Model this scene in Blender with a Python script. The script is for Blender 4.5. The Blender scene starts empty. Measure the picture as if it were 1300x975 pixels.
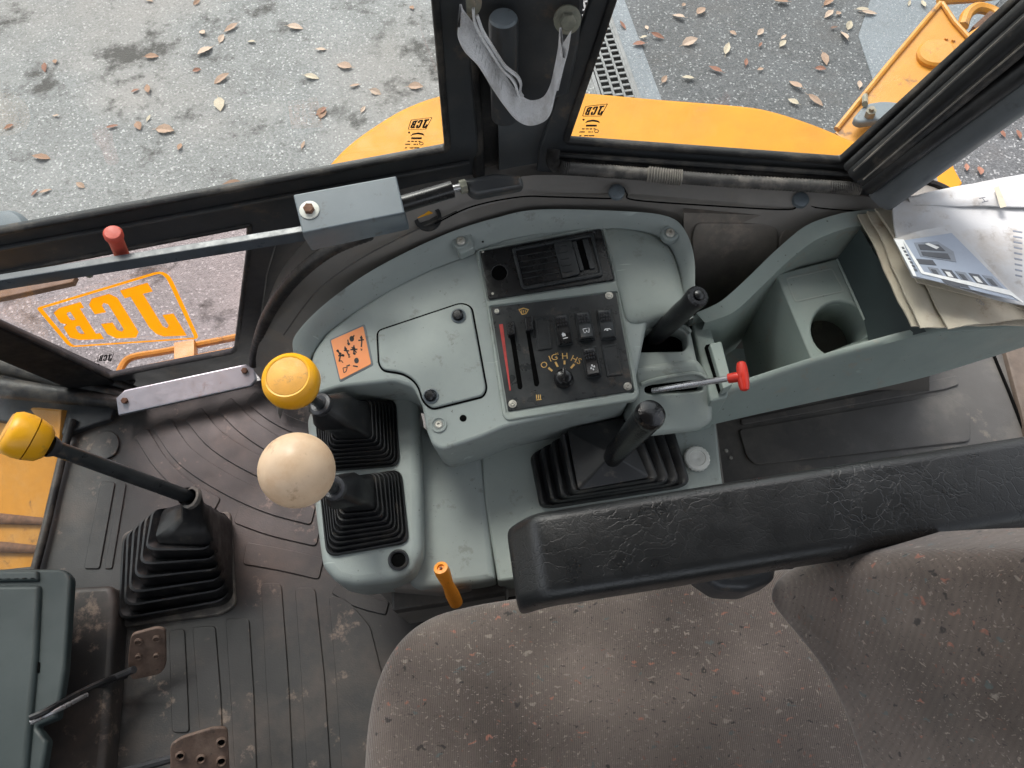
import bpy, bmesh, math, random
from math import radians, sin, cos, pi
from mathutils import Vector, Matrix, noise as mnoise
from mathutils.geometry import tessellate_polygon
random.seed(7)
C = bpy.context.scene.collection
scene = bpy.context.scene

# ------------------------------------------------------------------ camera
FPX, TILT, CAMZ = 940.0, radians(28), 1.5
cam_d = bpy.data.cameras.new('camera'); cam = bpy.data.objects.new('camera', cam_d); C.objects.link(cam)
cam.location = (0, 0, CAMZ); cam.rotation_euler = (TILT, 0, 0)
cam_d.sensor_width = 36; cam_d.lens = 36*FPX/1300; cam_d.clip_start = .02; cam_d.clip_end = 500
scene.camera = cam
# ------------------------------------------------------------------ sky, sun, exposure
SUN_EL, SUN_AZ = radians(52), radians(335)
w = bpy.data.worlds.new('World'); scene.world = w; w.use_nodes = True
nt = w.node_tree; nt.nodes.clear()
sky = nt.nodes.new('ShaderNodeTexSky'); sky.sky_type = 'NISHITA'; sky.sun_disc = False
sky.sun_elevation = SUN_EL; sky.sun_rotation = SUN_AZ; sky.air_density = 1.4; sky.dust_density = 4; sky.ozone_density = 1.0
bg = nt.nodes.new('ShaderNodeBackground'); bg.inputs[1].default_value = .12
wo = nt.nodes.new('ShaderNodeOutputWorld')
hs_ = nt.nodes.new('ShaderNodeHueSaturation'); hs_.inputs['Saturation'].default_value = .3   # thin overcast greys the blue
nt.links.new(sky.outputs[0], hs_.inputs['Color']); nt.links.new(hs_.outputs[0], bg.inputs[0]); nt.links.new(bg.outputs[0], wo.inputs[0])
sd = bpy.data.lights.new('sun', 'SUN'); sun = bpy.data.objects.new('sun', sd); C.objects.link(sun)
sd.energy = .9; sd.angle = radians(22); sd.color = (1, .96, .9)
# sun direction matches the sky: azimuth measured clockwise from +Y
sdir = Vector((sin(SUN_AZ)*cos(SUN_EL), cos(SUN_AZ)*cos(SUN_EL), sin(SUN_EL)))
sun.rotation_euler = (-sdir).to_track_quat('-Z', 'Y').to_euler()
scene.view_settings.view_transform = 'Standard'; scene.view_settings.look = 'None'
scene.view_settings.exposure = 1.5; scene.view_settings.gamma = 1

# ------------------------------------------------------------------ helpers
CAM = Vector((0, 0, CAMZ)); FW = Vector((0, sin(TILT), -cos(TILT))); UP = Vector((0, cos(TILT), sin(TILT))); RT = Vector((1, 0, 0))
def ray(px, py): return FW + RT*((px-650)/FPX) + UP*((487.5-py)/FPX)
def P(px, py, z):
    d = ray(px, py); return CAM + d*((z-CAMZ)/d.z)
def PP(l): return [P(*p) for p in l]
class Fr:
    """a flat working frame: origin, two axes and a normal"""
    def __init__(s, o, u, v):
        s.o = o; s.u = u.normalized(); s.n = s.u.cross(v).normalized(); s.v = s.n.cross(s.u)
    def uv(s, px, py):
        d = ray(px, py); t = (s.o-CAM).dot(s.n)/d.dot(s.n); q = CAM+d*t-s.o
        return (q.dot(s.u), q.dot(s.v))
    def at(s, px, py, n=0): g_ = s.up(n); return g_.w(*g_.uv(px, py))
    def w(s, a, b, n=0): return s.o+s.u*a+s.v*b+s.n*n
    def up(s, d): return Fr(s.o+s.n*d, s.u, s.v)
def hor(z): return Fr(Vector((0, 0, z)), Vector((1, 0, 0)), Vector((0, 1, 0)))
def fr3(a, b, c):
    a, b, c = P(*a), P(*b), P(*c); n = (b-a).cross(c-a).normalized()
    if n.z < 0: n = -n
    u = Vector((1, 0, 0)); u = (u-n*u.dot(n)).normalized(); return Fr(a, u, n.cross(u))
def frv(a, b, up=Vector((0, 0, 1))):
    a, b = P(*a), P(*b); return Fr(a, b-a, up)
def area(p): return sum(p[i][0]*p[(i+1) % len(p)][1]-p[(i+1) % len(p)][0]*p[i][1] for i in range(len(p)))/2
def rp(pts, r, n=5):
    """round the corners of a polygon"""
    out = []; N = len(pts)
    rs = r if isinstance(r, (list, tuple)) else [r]*N
    for i in range(N):
        p = Vector(pts[i]); a = Vector(pts[i-1]); b = Vector(pts[(i+1) % N])
        la, lb = (a-p).length, (b-p).length; k = min(rs[i], la*.48, lb*.48)
        if k < 1e-6: out.append(tuple(p)); continue
        s, e = p+(a-p)*(k/la), p+(b-p)*(k/lb)
        for j in range(n+1):
            t = j/n; q = s*(1-t)**2+p*2*t*(1-t)+e*t*t
            if out and (Vector(out[-1])-q).length < 1e-5: continue
            out.append(tuple(q))
    return out
def spl(pts, n=6, closed=False):
    pts = [Vector(p) for p in pts]; N = len(pts); out = []
    for i in range(N if closed else N-1):
        p0 = pts[(i-1) % N] if closed or i > 0 else pts[0]*2-pts[1]
        p1, p2 = pts[i], pts[(i+1) % N]
        p3 = pts[(i+2) % N] if closed or i < N-2 else p2*2-p1
        for j in range(n):
            t = j/n
            out.append(.5*((2*p1)+(p2-p0)*t+(2*p0-5*p1+4*p2-p3)*t*t+(3*p1-p0-3*p2+p3)*t**3))
    if not closed: out.append(pts[-1])
    return out
def ell(cx, cy, rx, ry=None, n=24, rot=0):
    ry = ry or rx; c, s = cos(rot), sin(rot)
    return [(cx+rx*cos(2*pi*i/n)*c-ry*sin(2*pi*i/n)*s, cy+rx*cos(2*pi*i/n)*s+ry*sin(2*pi*i/n)*c) for i in range(n)]
def offs(p, d):
    """inset a counter-clockwise polygon by d"""
    N = len(p); out = []
    for i in range(N):
        a, b, c = Vector(p[i-1]), Vector(p[i]), Vector(p[(i+1) % N])
        e1 = (b-a); e2 = (c-b)
        e1 = e1.normalized() if e1.length > 1e-9 else e2.normalized(); e2 = e2.normalized() if e2.length > 1e-9 else e1
        n1, n2 = Vector((-e1.y, e1.x)), Vector((-e2.y, e2.x)); m = n1+n2
        if m.length < 1e-6: m = n1
        m.normalize(); k = max(m.dot(n1), .45); out.append(tuple(b+m*(d/k)))
    return out
class MB:
    def __init__(s): s.v = []; s.f = []; s.flat = set()
    def add(s, v, f):
        k = len(s.v); s.v += [Vector(x) for x in v]; s.f += [[i+k for i in g] for g in f]; return s
    def grid(s, rows, closed=False):
        n = len(rows[0]); f = []
        for i in range(len(rows)-1):
            for j in range(n if closed else n-1):
                k = (j+1) % n; f.append([i*n+j, i*n+k, (i+1)*n+k, (i+1)*n+j])
        return s.add([p for r in rows for p in r], f)
    def prism(s, fr, pts, h, r=.002, seg=2, holes=(), px=True, hr=None, bottom=False, hh=None):
        """solid slab: its top outline on frame fr, walls going h down, rim rounded by r"""
        def cv(q): return [fr.uv(*x[:2]) for x in q] if px else [tuple(x[:2]) for x in q]
        o = cv(pts)
        if area(o) < 0: o = o[::-1]
        hs = []
        for q in holes:
            q = cv(q)
            if area(q) > 0: q = q[::-1]
            hs.append(q)
        hr = r if hr is None else hr
        loops = []
        for li, L in enumerate([o]+hs):
            rr = r if li == 0 else hr; H = h if li == 0 or hh is None else hh
            rings = []
            if rr > 1e-6:
                for k in range(seg+1):
                    a = pi/2*k/seg
                    rings.append([fr.w(x, y, -rr*(1-cos(a))) for x, y in offs(L, rr*(1-sin(a)))])
            else: rings.append([fr.w(x, y) for x, y in L])
            rings.append([fr.w(x, y, -H) for x, y in L])
            k0 = len(s.v); s.grid(rings[::-1], closed=True)
            loops.append((rings[0], k0+len(L)*(len(rings)-1), rings[-1], k0))
        ts = tessellate_polygon([[Vector((fr_uv(fr, p)[0], fr_uv(fr, p)[1], 0)) for p in l[0]] for l in loops])
        idx = [l[1]+i for l in loops for i in range(len(l[0]))]
        for t in ts:
            t = [idx[i] for i in t]; a, b, c = [s.v[i] for i in t]
            if (b-a).cross(c-a).dot(fr.n) < 0: t = t[::-1]
            s.flat.add(len(s.f)); s.f.append(t)
        if bottom:
            idb = [l[3]+i for l in loops for i in range(len(l[0]))]
            for t in ts: s.flat.add(len(s.f)); s.f.append([idb[i] for i in t])
        return s
    def tube(s, pts, r, n=12, caps=True, flat=1.0):
        pts = [Vector(p) for p in pts]; N = len(pts); rows = []
        rs = r if isinstance(r, (list, tuple)) else [r]*N
        t0 = (pts[1]-pts[0]).normalized(); ref = Vector((0, 0, 1)) if abs(t0.z) < .9 else Vector((1, 0, 0))
        x = t0.cross(ref).normalized()
        for i, p in enumerate(pts):
            t = (pts[min(i+1, N-1)]-pts[max(i-1, 0)]).normalized(); x = (x-t*x.dot(t)).normalized(); y = t.cross(x)
            rows.append([p+(x*cos(2*pi*j/n)+y*sin(2*pi*j/n)*flat)*rs[i] for j in range(n)])
        k = len(s.v); s.grid(rows, closed=True)
        if caps:
            s.f.append([k+j for j in range(n)][::-1]); s.f.append([k+(N-1)*n+j for j in range(n)])
        return s
    def lathe(s, o, ax, prof, n=28):
        ax = Vector(ax).normalized(); ref = Vector((0, 0, 1)) if abs(ax.z) < .9 else Vector((0, 1, 0))
        x = ax.cross(ref).normalized(); y = ax.cross(x)
        rows = [[Vector(o)+ax*h+(x*cos(2*pi*j/n)+y*sin(2*pi*j/n))*max(r, 1e-5) for j in range(n)] for r, h in prof]
        return s.grid(rows, closed=True)
    def bar(s, a, b, wd, ht, up=Vector((0, 0, 1)), r=.002):
        """rectangular bar from a to b"""
        a, b = Vector(a), Vector(b); L = (b-a).length; d = (b-a)/L; side = up.cross(d).normalized(); u = d.cross(side)
        f = Fr((a+b)/2+u*ht/2, d, side)
        return s.prism(f, [(-L/2, -wd/2), (L/2, -wd/2), (L/2, wd/2), (-L/2, wd/2)], ht, r, 2, px=False, bottom=True)
    def build(s, name, m, parent=None, label=None, sharp=40, wn=False, kind=None):
        me = bpy.data.meshes.new(name); off = Vector((0, 0, 0))
        if parent is not None: off = world_loc(parent)
        me.from_pydata([v-off for v in s.v], [], s.f)
        me.polygons.foreach_set('use_smooth', [i not in s.flat for i in range(len(me.polygons))])
        bm = bmesh.new(); bm.from_mesh(me); bmesh.ops.remove_doubles(bm, verts=bm.verts, dist=2e-5)
        bmesh.ops.recalc_face_normals(bm, faces=bm.faces); bm.to_mesh(me); bm.free()
        sm_ = [p.use_smooth for p in me.polygons]
        me.set_sharp_from_angle(angle=radians(sharp)); me.polygons.foreach_set('use_smooth', sm_); me.update()
        me.materials.append(m)
        o = bpy.data.objects.new(name, me); C.objects.link(o)
        if parent is not None: o.parent = parent
        if label: o['label'] = label
        if kind: o['kind'] = kind
        return o
def fr_uv(fr, p): q = p-fr.o; return (q.dot(fr.u), q.dot(fr.v))
def world_loc(o):
    v = Vector((0, 0, 0))
    while o is not None: v += o.location; o = o.parent
    return v
def thing(name, label, cat, loc, group=None):
    o = bpy.data.objects.new(name, None); C.objects.link(o); o.location = loc; o.empty_display_size = .02
    o['label'] = label; o['category'] = cat
    if group: o['group'] = group
    return o
def tag(o, label, cat, group=None):
    o['label'] = label; o['category'] = cat
    if group: o['group'] = group
    return o
def rebase(o):
    """move a top level mesh's origin to its own base"""
    vs = [v.co for v in o.data.vertices]; c = Vector((sum(v.x for v in vs)/len(vs), sum(v.y for v in vs)/len(vs), min(v.z for v in vs)))
    for v in o.data.vertices: v.co -= c
    o.location = c; return o
def rq(c, n=6, r=.25):
    """rounded quad of 4 corners (3d) as a ring with a fixed number of points"""
    out = []
    for i in range(4):
        p, a, b = c[i], c[i-1], c[(i+1) % 4]; s, e = p+(a-p)*r, p+(b-p)*r
        for j in range(n): t = j/(n-1); out.append(s*(1-t)**2+p*2*t*(1-t)+e*t*t)
    return out
def bellows(mb, base, top, n, r0=.14, r1=.2, step=.6):
    """pleated pyramid: n soft steps from the base ring to the top ring"""
    A, B = rq(base, 7, r0), rq(top, 7, r1); up = Vector((0, 0, 1)); H = (sum((b for b in top), Vector())/4-sum((b for b in base), Vector())/4).z
    cen = sum((b for b in base), Vector())/4; rows = []
    for i in range(n):
        for q, (dt, dz, sw) in enumerate([(0, 0, 0), (0, .62, .0), (.12, .95, 0), (.32, 1.0, 0), (.6, .78, 0), (.85, .55, 0)]):
            t = (i+dt)/n; z = (i+dz)/n
            rows.append([Vector(((a.x*(1-t)+b.x*t), (a.y*(1-t)+b.y*t), a.z*(1-z)+b.z*z)) for a, b in zip(A, B)])
    for i, r in enumerate(rows[2:]):
        for p in r:
            q = mnoise.noise_vector(p*22+Vector((7, 3, i*.02)))*.0022; p.x += q.x; p.y += q.y; p.z += q.z*.8
    rows.append(B); mb.grid(rows, closed=True); return B

# ------------------------------------------------------------------ materials
def mat(name, col, rough=.5, var=.2, vs=9, bump=0, bs=300, metal=0, dust=None, da=.3, ds=6, spec=.5, dirt=None, dta=0, dts=14, coat=0, alpha=None, rv=.1, stretch=None, bdist=.002, scr=0):
    m = bpy.data.materials.new(name); m.use_nodes = True; t = m.node_tree; L = t.links; N = t.nodes
    p = N['Principled BSDF']; tc = N.new('ShaderNodeTexCoord'); co = tc.outputs['Object']
    if stretch:
        mp = N.new('ShaderNodeMapping'); mp.inputs['Scale'].default_value = stretch; L.new(co, mp.inputs[0]); co = mp.outputs[0]
    def noise(s, det=5, ro=.6, c=co):
        n = N.new('ShaderNodeTexNoise'); n.inputs['Scale'].default_value = s; n.inputs['Detail'].default_value = det; n.inputs['Roughness'].default_value = ro; L.new(c, n.inputs[0]); return n.outputs[0]
    def ramp(src, lo, hi, a=0., b=1.):
        r = N.new('ShaderNodeMapRange'); r.inputs[1].default_value = lo; r.inputs[2].default_value = hi; r.inputs[3].default_value = a; r.inputs[4].default_value = b; L.new(src, r.inputs[0]); return r.outputs[0]
    def mix(f, a, b):
        x = N.new('ShaderNodeMix'); x.data_type = 'RGBA'
        if isinstance(f, float): x.inputs[0].default_value = f
        else: L.new(f, x.inputs[0])
        for i, c in ((6, a), (7, b)):
            if isinstance(c, tuple): x.inputs[i].default_value = (*c[:3], 1)
            else: L.new(c, x.inputs[i])
        return x.outputs[2]
    c = mix(ramp(noise(vs), .3, .7), tuple(x*(1-var) for x in col), tuple(min(1, x*(1+var)) for x in col))
    if dust:
        mk = ramp(noise(ds, 8, .68), .48, .68, 0, da); c = mix(mk, c, dust)
    if dirt:
        mk = ramp(noise(dts, 9, .72), .58, .66, 0, dta); c = mix(mk, c, dirt)
    if scr:
        w1 = N.new('ShaderNodeMapping'); w1.inputs['Scale'].default_value = (9, 160, 30); w1.inputs['Rotation'].default_value = (0, 0, .7); L.new(tc.outputs['Object'], w1.inputs[0])
        a1 = ramp(noise(1.0, 2, .5, w1.outputs[0]), .70, .74, 0, 1); a2 = ramp(noise(5, 4, .6), .52, .6, 0, scr)
        mm = N.new('ShaderNodeMath'); mm.operation = 'MULTIPLY'; L.new(a1, mm.inputs[0]); L.new(a2, mm.inputs[1]); c = mix(mm.outputs[0], c, tuple(min(1, q*1.7) for q in col))
        c = mix(ramp(noise(170, 2, .5), .73, .76, 0, scr), c, (.05, .05, .045))
    L.new(c, p.inputs['Base Color'])
    p.inputs['Metallic'].default_value = metal
    p.inputs['Specular IOR Level'].default_value = spec
    L.new(ramp(noise(vs*3), .3, .7, max(.02, rough-rv), min(1, rough+rv)), p.inputs['Roughness'])
    if coat: p.inputs['Coat Weight'].default_value = coat; p.inputs['Coat Roughness'].default_value = .08
    if bump:
        b = N.new('ShaderNodeBump'); b.inputs['Strength'].default_value = bump; b.inputs['Distance'].default_value = bdist; L.new(noise(bs, 3), b.inputs['Height']); L.new(b.outputs[0], p.inputs['Normal'])
    m['x'] = 1
    return m
GREEN = (.272, .306, .296)
M = dict(
 green=mat('green_grey_plastic', GREEN, .5, .08, 7, .12, 900, dust=(.36, .39, .36), da=.3, ds=9, dirt=(.13, .13, .11), dta=.5, dts=26, scr=.7),
 green2=mat('green_grey_plastic_soft', (.275, .31, .29), .52, .06, 7, .12, 900, dust=(.38, .39, .34), da=.3, ds=9, dirt=(.14, .14, .11), dta=.4, dts=24, scr=.7),
 tray=mat('green_grey_tray_plastic', (.24, .285, .265), .52, .08, 7, .12, 900, dust=(.33, .34, .31), da=.35, ds=9, dirt=(.3, .24, .18), dta=.4, dts=20, scr=.7),
 panel=mat('shaded_teal_panel', (.028, .041, .042), .5, .08, 7, .1, 900, dust=(.055, .07, .07), da=.3),  # base darkened to hold the shade of the unbuilt front dash
 trim=mat('dusty_grey_brown_trim', (.20, .186, .172), .6, .12, 8, .2, 600, dust=(.3, .27, .23), da=.35, ds=5, dirt=(.30, .25, .2), dta=.4, dts=12),
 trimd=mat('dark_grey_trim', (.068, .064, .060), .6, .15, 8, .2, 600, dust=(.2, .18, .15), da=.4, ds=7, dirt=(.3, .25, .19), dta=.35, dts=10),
 black=mat('black_rubber', (.010, .0105, .012), .38, .3, 12, .15, 700, dust=(.075, .07, .065), da=.25, ds=14, dirt=(.16, .13, .10), dta=.25, dts=30),
 blackg=mat('glossy_black_plastic', (.010, .010, .011), .26, .2, 12, .05, 700),
 blackm=mat('satin_black_panel', (.021, .024, .026), .33, .3, 14, .1, 900, dust=(.07, .07, .07), da=.4, ds=14, dirt=(.2, .15, .11), dta=.3, dts=26),
 void=mat('dark_cavity', (.003, .003, .003), .95, .1, 9, spec=.05),  # near-black stands in for the shade inside holes, gaps and slots
 frame=mat('dark_grey_painted_frame', (.035, .038, .042), .38, .2, 8, .1, 500, dust=(.10, .09, .08), da=.4, ds=7, dirt=(.2, .14, .09), dta=.35, dts=16),
 framel=mat('grey_painted_steel', (.13, .155, .175), .4, .1, 10, .06, 600, dust=(.24, .25, .25), da=.2, dirt=(.05, .04, .03), dta=.5, dts=34),
 seal=mat('rubber_seal', (.012, .012, .013), .5, .3, 20, .3, 400, dust=(.2, .17, .14), da=.4, ds=16),
 steel=mat('bare_aluminium', (.36, .375, .41), .45, .06, 20, .05, 700, metal=.65, dirt=(.2, .12, .08), dta=.4, dts=40),
 chrome=mat('worn_steel', (.5, .5, .52), .3, .05, 20, .03, 500, metal=.8),
 screw=mat('screw_zinc', (.55, .53, .48), .35, .2, 90, .2, 800, metal=.7),
 rust=mat('rusty_bolt', (.12, .06, .035), .8, .4, 90, .5, 500),
 boltg=mat('dirty_green_bolt', (.19, .19, .15), .6, .3, 60, .4, 500, dust=(.3, .22, .16), da=.6, ds=40),
 yellow=mat('yellow_paint', (.56, .235, .012), .5, .05, 5, .04, 300, dirt=(.40, .19, .03), dta=.4, dts=18, spec=.25),
 yellowd=mat('dirty_yellow_paint', (.54, .225, .015), .4, .12, 6, .08, 300, dust=(.45, .30, .14), da=.4, dirt=(.12, .06, .03), dta=.8, dts=14),
 knob=mat('yellow_knob_plastic', (.82, .39, .010), .38, .06, 12, .05, 500, dirt=(.35, .2, .06), dta=.5, dts=30),
 knobc=mat('worn_yellow_cap', (.66, .32, .05), .55, .15, 30, .12, 500, dirt=(.30, .17, .07), dta=.7, dts=50),
 cream=mat('cream_worn_ball', (.72, .52, .35), .45, .08, 25, .04, 500, dust=(.55, .32, .17), da=.55, ds=16, dirt=(.34, .20, .11), dta=.55, dts=36),
 red=mat('red_plastic', (.62, .035, .02), .4, .1, 20, .05, 500),
 redo=mat('faded_red_plastic', (.50, .07, .045), .5, .15, 40, .1, 500),
 white=mat('white_plastic', (.62, .62, .57), .5, .08, 60, .1, 700),
 orange=mat('orange_grip', (.80, .27, .015), .45, .1, 40, .1, 500, dirt=(.25, .1, .03), dta=.4, dts=60),
 decal=mat('orange_decal', (.80, .27, .09), .5, .05, 30, dirt=(.6, .3, .15), dta=.3, dts=40),
 ink=mat('black_print', (.012, .010, .010), .6, .1, 9),
 gold=mat('amber_print', (.68, .42, .13), .5, .1, 90),
 whitep=mat('pale_print', (.7, .7, .7), .5, .1, 90),
 redp=mat('red_print', (.45, .04, .035), .5, .2, 60),
 yprint=mat('yellow_window_decal', (.86, .43, .01), .5, .03, 9),
 strap=mat('grey_webbing', (.74, .74, .76), .85, .12, 30, .8, 420, dust=(.26, .23, .2), da=.5, ds=20, bdist=.004),
 dirtbrown=mat('brown_dusty_plastic', (.10, .075, .058), .7, .3, 10, .3, 200, dust=(.2, .15, .12), da=.5),
 barp=mat('worn_blue_black_paint', (.055, .065, .078), .35, .2, 30, .05, 500, dirt=(.02, .02, .02), dta=.4),
 matte=mat('matte_black_rubber', (.010, .010, .011), .8, .3, 20, .2, 300, spec=.2, dust=(.06, .055, .05), da=.3, ds=14),
 gloss=mat('polished_black_plastic', (.006, .006, .007), .1, .2, 30, .25, 260, dirt=(.10, .08, .06), dta=.5, dts=60),
 mud=mat('dried_mud_edge', (.13, .12, .11), .8, .3, 40, .3, 300, dust=(.3, .26, .21), da=.7, ds=20),
 pedal=mat('rusty_pedal', (.13, .085, .065), .65, .3, 30, .3, 300, dust=(.26, .19, .15), da=.5, ds=20, dirt=(.02, .02, .02), dta=.8, dts=16),
 steeld=mat('dark_worn_steel', (.06, .06, .065), .45, .3, 20, .2, 300, metal=.4),
 grate=mat('cast_grate', (.19, .19, .19), .6, .2, 30, .2, 200, metal=.2),
 paper=mat('grubby_white_paper', (.52, .52, .53), .8, .03, 9, .1, 200, dust=(.42, .37, .32), da=.7, ds=11, dirt=(.27, .23, .20), dta=.55, dts=26),
 papery=mat('yellowed_paper', (.50, .45, .36), .85, .06, 9, .15, 200, dust=(.38, .29, .21), da=.5, ds=10, dirt=(.25, .18, .12), dta=.5, dts=20),
 photo=mat('grey_blue_print', (.30, .34, .42), .5, .12, 14),
 inkg=mat('dark_grey_print', (.07, .075, .09), .55, .2, 30),
 inkl=mat('mid_grey_print', (.2, .22, .26), .55, .2, 30),
)
def fabric(rib=.34, rb=.5, nm='speckled_corduroy', lt=1.0):
    m = bpy.data.materials.new(nm); m.use_nodes = True; t = m.node_tree; L = t.links; N = t.nodes; p = N['Principled BSDF']
    tc = N.new('ShaderNodeTexCoord'); co = tc.outputs['Object']
    def nz(s, c=co, d=3):
        n = N.new('ShaderNodeTexNoise'); n.inputs['Scale'].default_value = s; n.inputs['Detail'].default_value = d; L.new(c, n.inputs[0]); return n.outputs[0]
    def mr(s, a, b, c=0, d=1):
        r = N.new('ShaderNodeMapRange'); r.inputs[1].default_value = a; r.inputs[2].default_value = b; r.inputs[3].default_value = c; r.inputs[4].default_value = d; L.new(s, r.inputs[0]); return r.outputs[0]
    def mx(f, a, b):
        x = N.new('ShaderNodeMix'); x.data_type = 'RGBA'; L.new(f, x.inputs[0])
        for i, c in ((6, a), (7, b)):
            if isinstance(c, tuple): x.inputs[i].default_value = (*c, 1)
            else: L.new(c, x.inputs[i])
        return x.outputs[2]
    wv = N.new('ShaderNodeTexWave'); wv.wave_type = 'BANDS'; wv.bands_direction = 'X'; wv.inputs['Scale'].default_value = 115; wv.inputs['Distortion'].default_value = .7; wv.inputs['Detail'].default_value = 2; wv.inputs['Detail Scale'].default_value = 8; L.new(co, wv.inputs[0])
    c = mx(mr(nz(5, d=6), .35, .65), tuple(q*lt for q in (.072, .056, .048)), tuple(q*lt for q in (.215, .172, .148)))
    c = mx(mr(nz(900), .3, .7, 0, .3), c, (.28, .23, .20))
    c = mx(mr(nz(3.3, d=5), .46, .7, 0, .6), c, (.045, .035, .031))
    mp = N.new('ShaderNodeMapping'); mp.inputs['Scale'].default_value = (.75, 1.9, 1); mp.inputs['Rotation'].default_value = (0, 0, .25)
    wn_ = N.new('ShaderNodeTexNoise'); wn_.inputs['Scale'].default_value = 90; L.new(co, wn_.inputs[0])
    wm = N.new('ShaderNodeMix'); wm.data_type = 'VECTOR'; wm.inputs[0].default_value = .018; L.new(co, wm.inputs[4]); L.new(wn_.outputs[1], wm.inputs[5]); L.new(wm.outputs[1], mp.inputs[0])
    for sc, th, cols, k in ((62, .27, [(.42, .17, .12), (.34, .29, .25), (.02, .02, .022), (.11, .14, .14)], .75), (120, .24, [(.38, .30, .25), (.025, .022, .025), (.40, .33, .28), (.24, .11, .08)], .7), (260, .34, [(.36, .30, .26), (.05, .04, .04), (.40, .34, .30), (.06, .05, .048)], .55)):
        v = N.new('ShaderNodeTexVoronoi'); v.inputs['Scale'].default_value = sc; L.new(mp.outputs[0], v.inputs[0])
        cr = N.new('ShaderNodeValToRGB'); cr.color_ramp.interpolation = 'CONSTANT'
        sp = N.new('ShaderNodeSeparateColor'); L.new(v.outputs['Color'], sp.inputs[0]); L.new(sp.outputs[0], cr.inputs[0])
        e = cr.color_ramp.elements; e[0].position = 0; e[0].color = (*cols[0], 1); e[1].position = .25; e[1].color = (*cols[1], 1)
        for q, pos in ((2, .5), (3, .75)): n = e.new(pos); n.color = (*cols[q], 1)
        gate = N.new('ShaderNodeMath'); gate.operation = 'GREATER_THAN'; gate.inputs[1].default_value = .45; L.new(sp.outputs[1], gate.inputs[0])
        mm = N.new('ShaderNodeMath'); mm.operation = 'MULTIPLY'; L.new(mr(v.outputs['Distance'], th, th*.6, 0, k), mm.inputs[0]); L.new(gate.outputs[0], mm.inputs[1])
        c = mx(mm.outputs[0], c, cr.outputs[0])
    c = mx(mr(wv.outputs[0], 0, 1, rib, 0), c, (.03, .025, .025))
    L.new(c, p.inputs['Base Color']); p.inputs['Roughness'].default_value = .95; p.inputs['Specular IOR Level'].default_value = .15
    p.inputs['Sheen Weight'].default_value = .35; p.inputs['Sheen Roughness'].default_value = .5
    b = N.new('ShaderNodeBump'); b.inputs['Strength'].default_value = rb; b.inputs['Distance'].default_value = .0012; L.new(wv.outputs[0], b.inputs['Height'])
    b2 = N.new('ShaderNodeBump'); b2.inputs['Strength'].default_value = .45; b2.inputs['Distance'].default_value = .02; L.new(nz(7, d=4), b2.inputs['Height']); L.new(b.outputs[0], b2.inputs['Normal']); L.new(b2.outputs[0], p.inputs['Normal'])
    return m
def leather():
    m = mat('black_creased_vinyl', (.014, .015, .016), .34, .25, 10); t = m.node_tree; L = t.links; N = t.nodes; p = N['Principled BSDF']
    tc = N.new('ShaderNodeTexCoord')
    n = N.new('ShaderNodeTexNoise'); n.inputs['Scale'].default_value = 22; n.inputs['Detail'].default_value = 4; L.new(tc.outputs['Object'], n.inputs[0])
    mp = N.new('ShaderNodeMix'); mp.data_type = 'VECTOR'; mp.inputs[0].default_value = .07; L.new(tc.outputs['Object'], mp.inputs[4]); L.new(n.outputs[1], mp.inputs[5])
    v = N.new('ShaderNodeTexVoronoi'); v.feature = 'DISTANCE_TO_EDGE'; v.inputs['Scale'].default_value = 75; L.new(mp.outputs[1], v.inputs[0])
    r = N.new('ShaderNodeMapRange'); r.inputs[1].default_value = 0; r.inputs[2].default_value = .09; L.new(v.outputs[0], r.inputs[0])
    n3 = N.new('ShaderNodeTexNoise'); n3.inputs['Scale'].default_value = 14; n3.inputs['Detail'].default_value = 3; L.new(tc.outputs['Object'], n3.inputs[0])
    r3 = N.new('ShaderNodeMapRange'); r3.inputs[1].default_value = .42; r3.inputs[2].default_value = .6; r3.inputs[3].default_value = .2; r3.inputs[4].default_value = .45; L.new(n3.outputs[0], r3.inputs[0])
    b = N.new('ShaderNodeBump'); L.new(r3.outputs[0], b.inputs['Strength']); b.inputs['Distance'].default_value = .0004; L.new(r.outputs[0], b.inputs['Height'])
    n2 = N.new('ShaderNodeTexNoise'); n2.inputs['Scale'].default_value = 700; L.new(tc.outputs['Object'], n2.inputs[0])
    b2 = N.new('ShaderNodeBump'); b2.inputs['Strength'].default_value = .15; b2.inputs['Distance'].default_value = .001; L.new(n2.outputs[0], b2.inputs['Height']); L.new(b.outputs[0], b2.inputs['Normal'])
    L.new(b2.outputs[0], p.inputs['Normal']); return m
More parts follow.
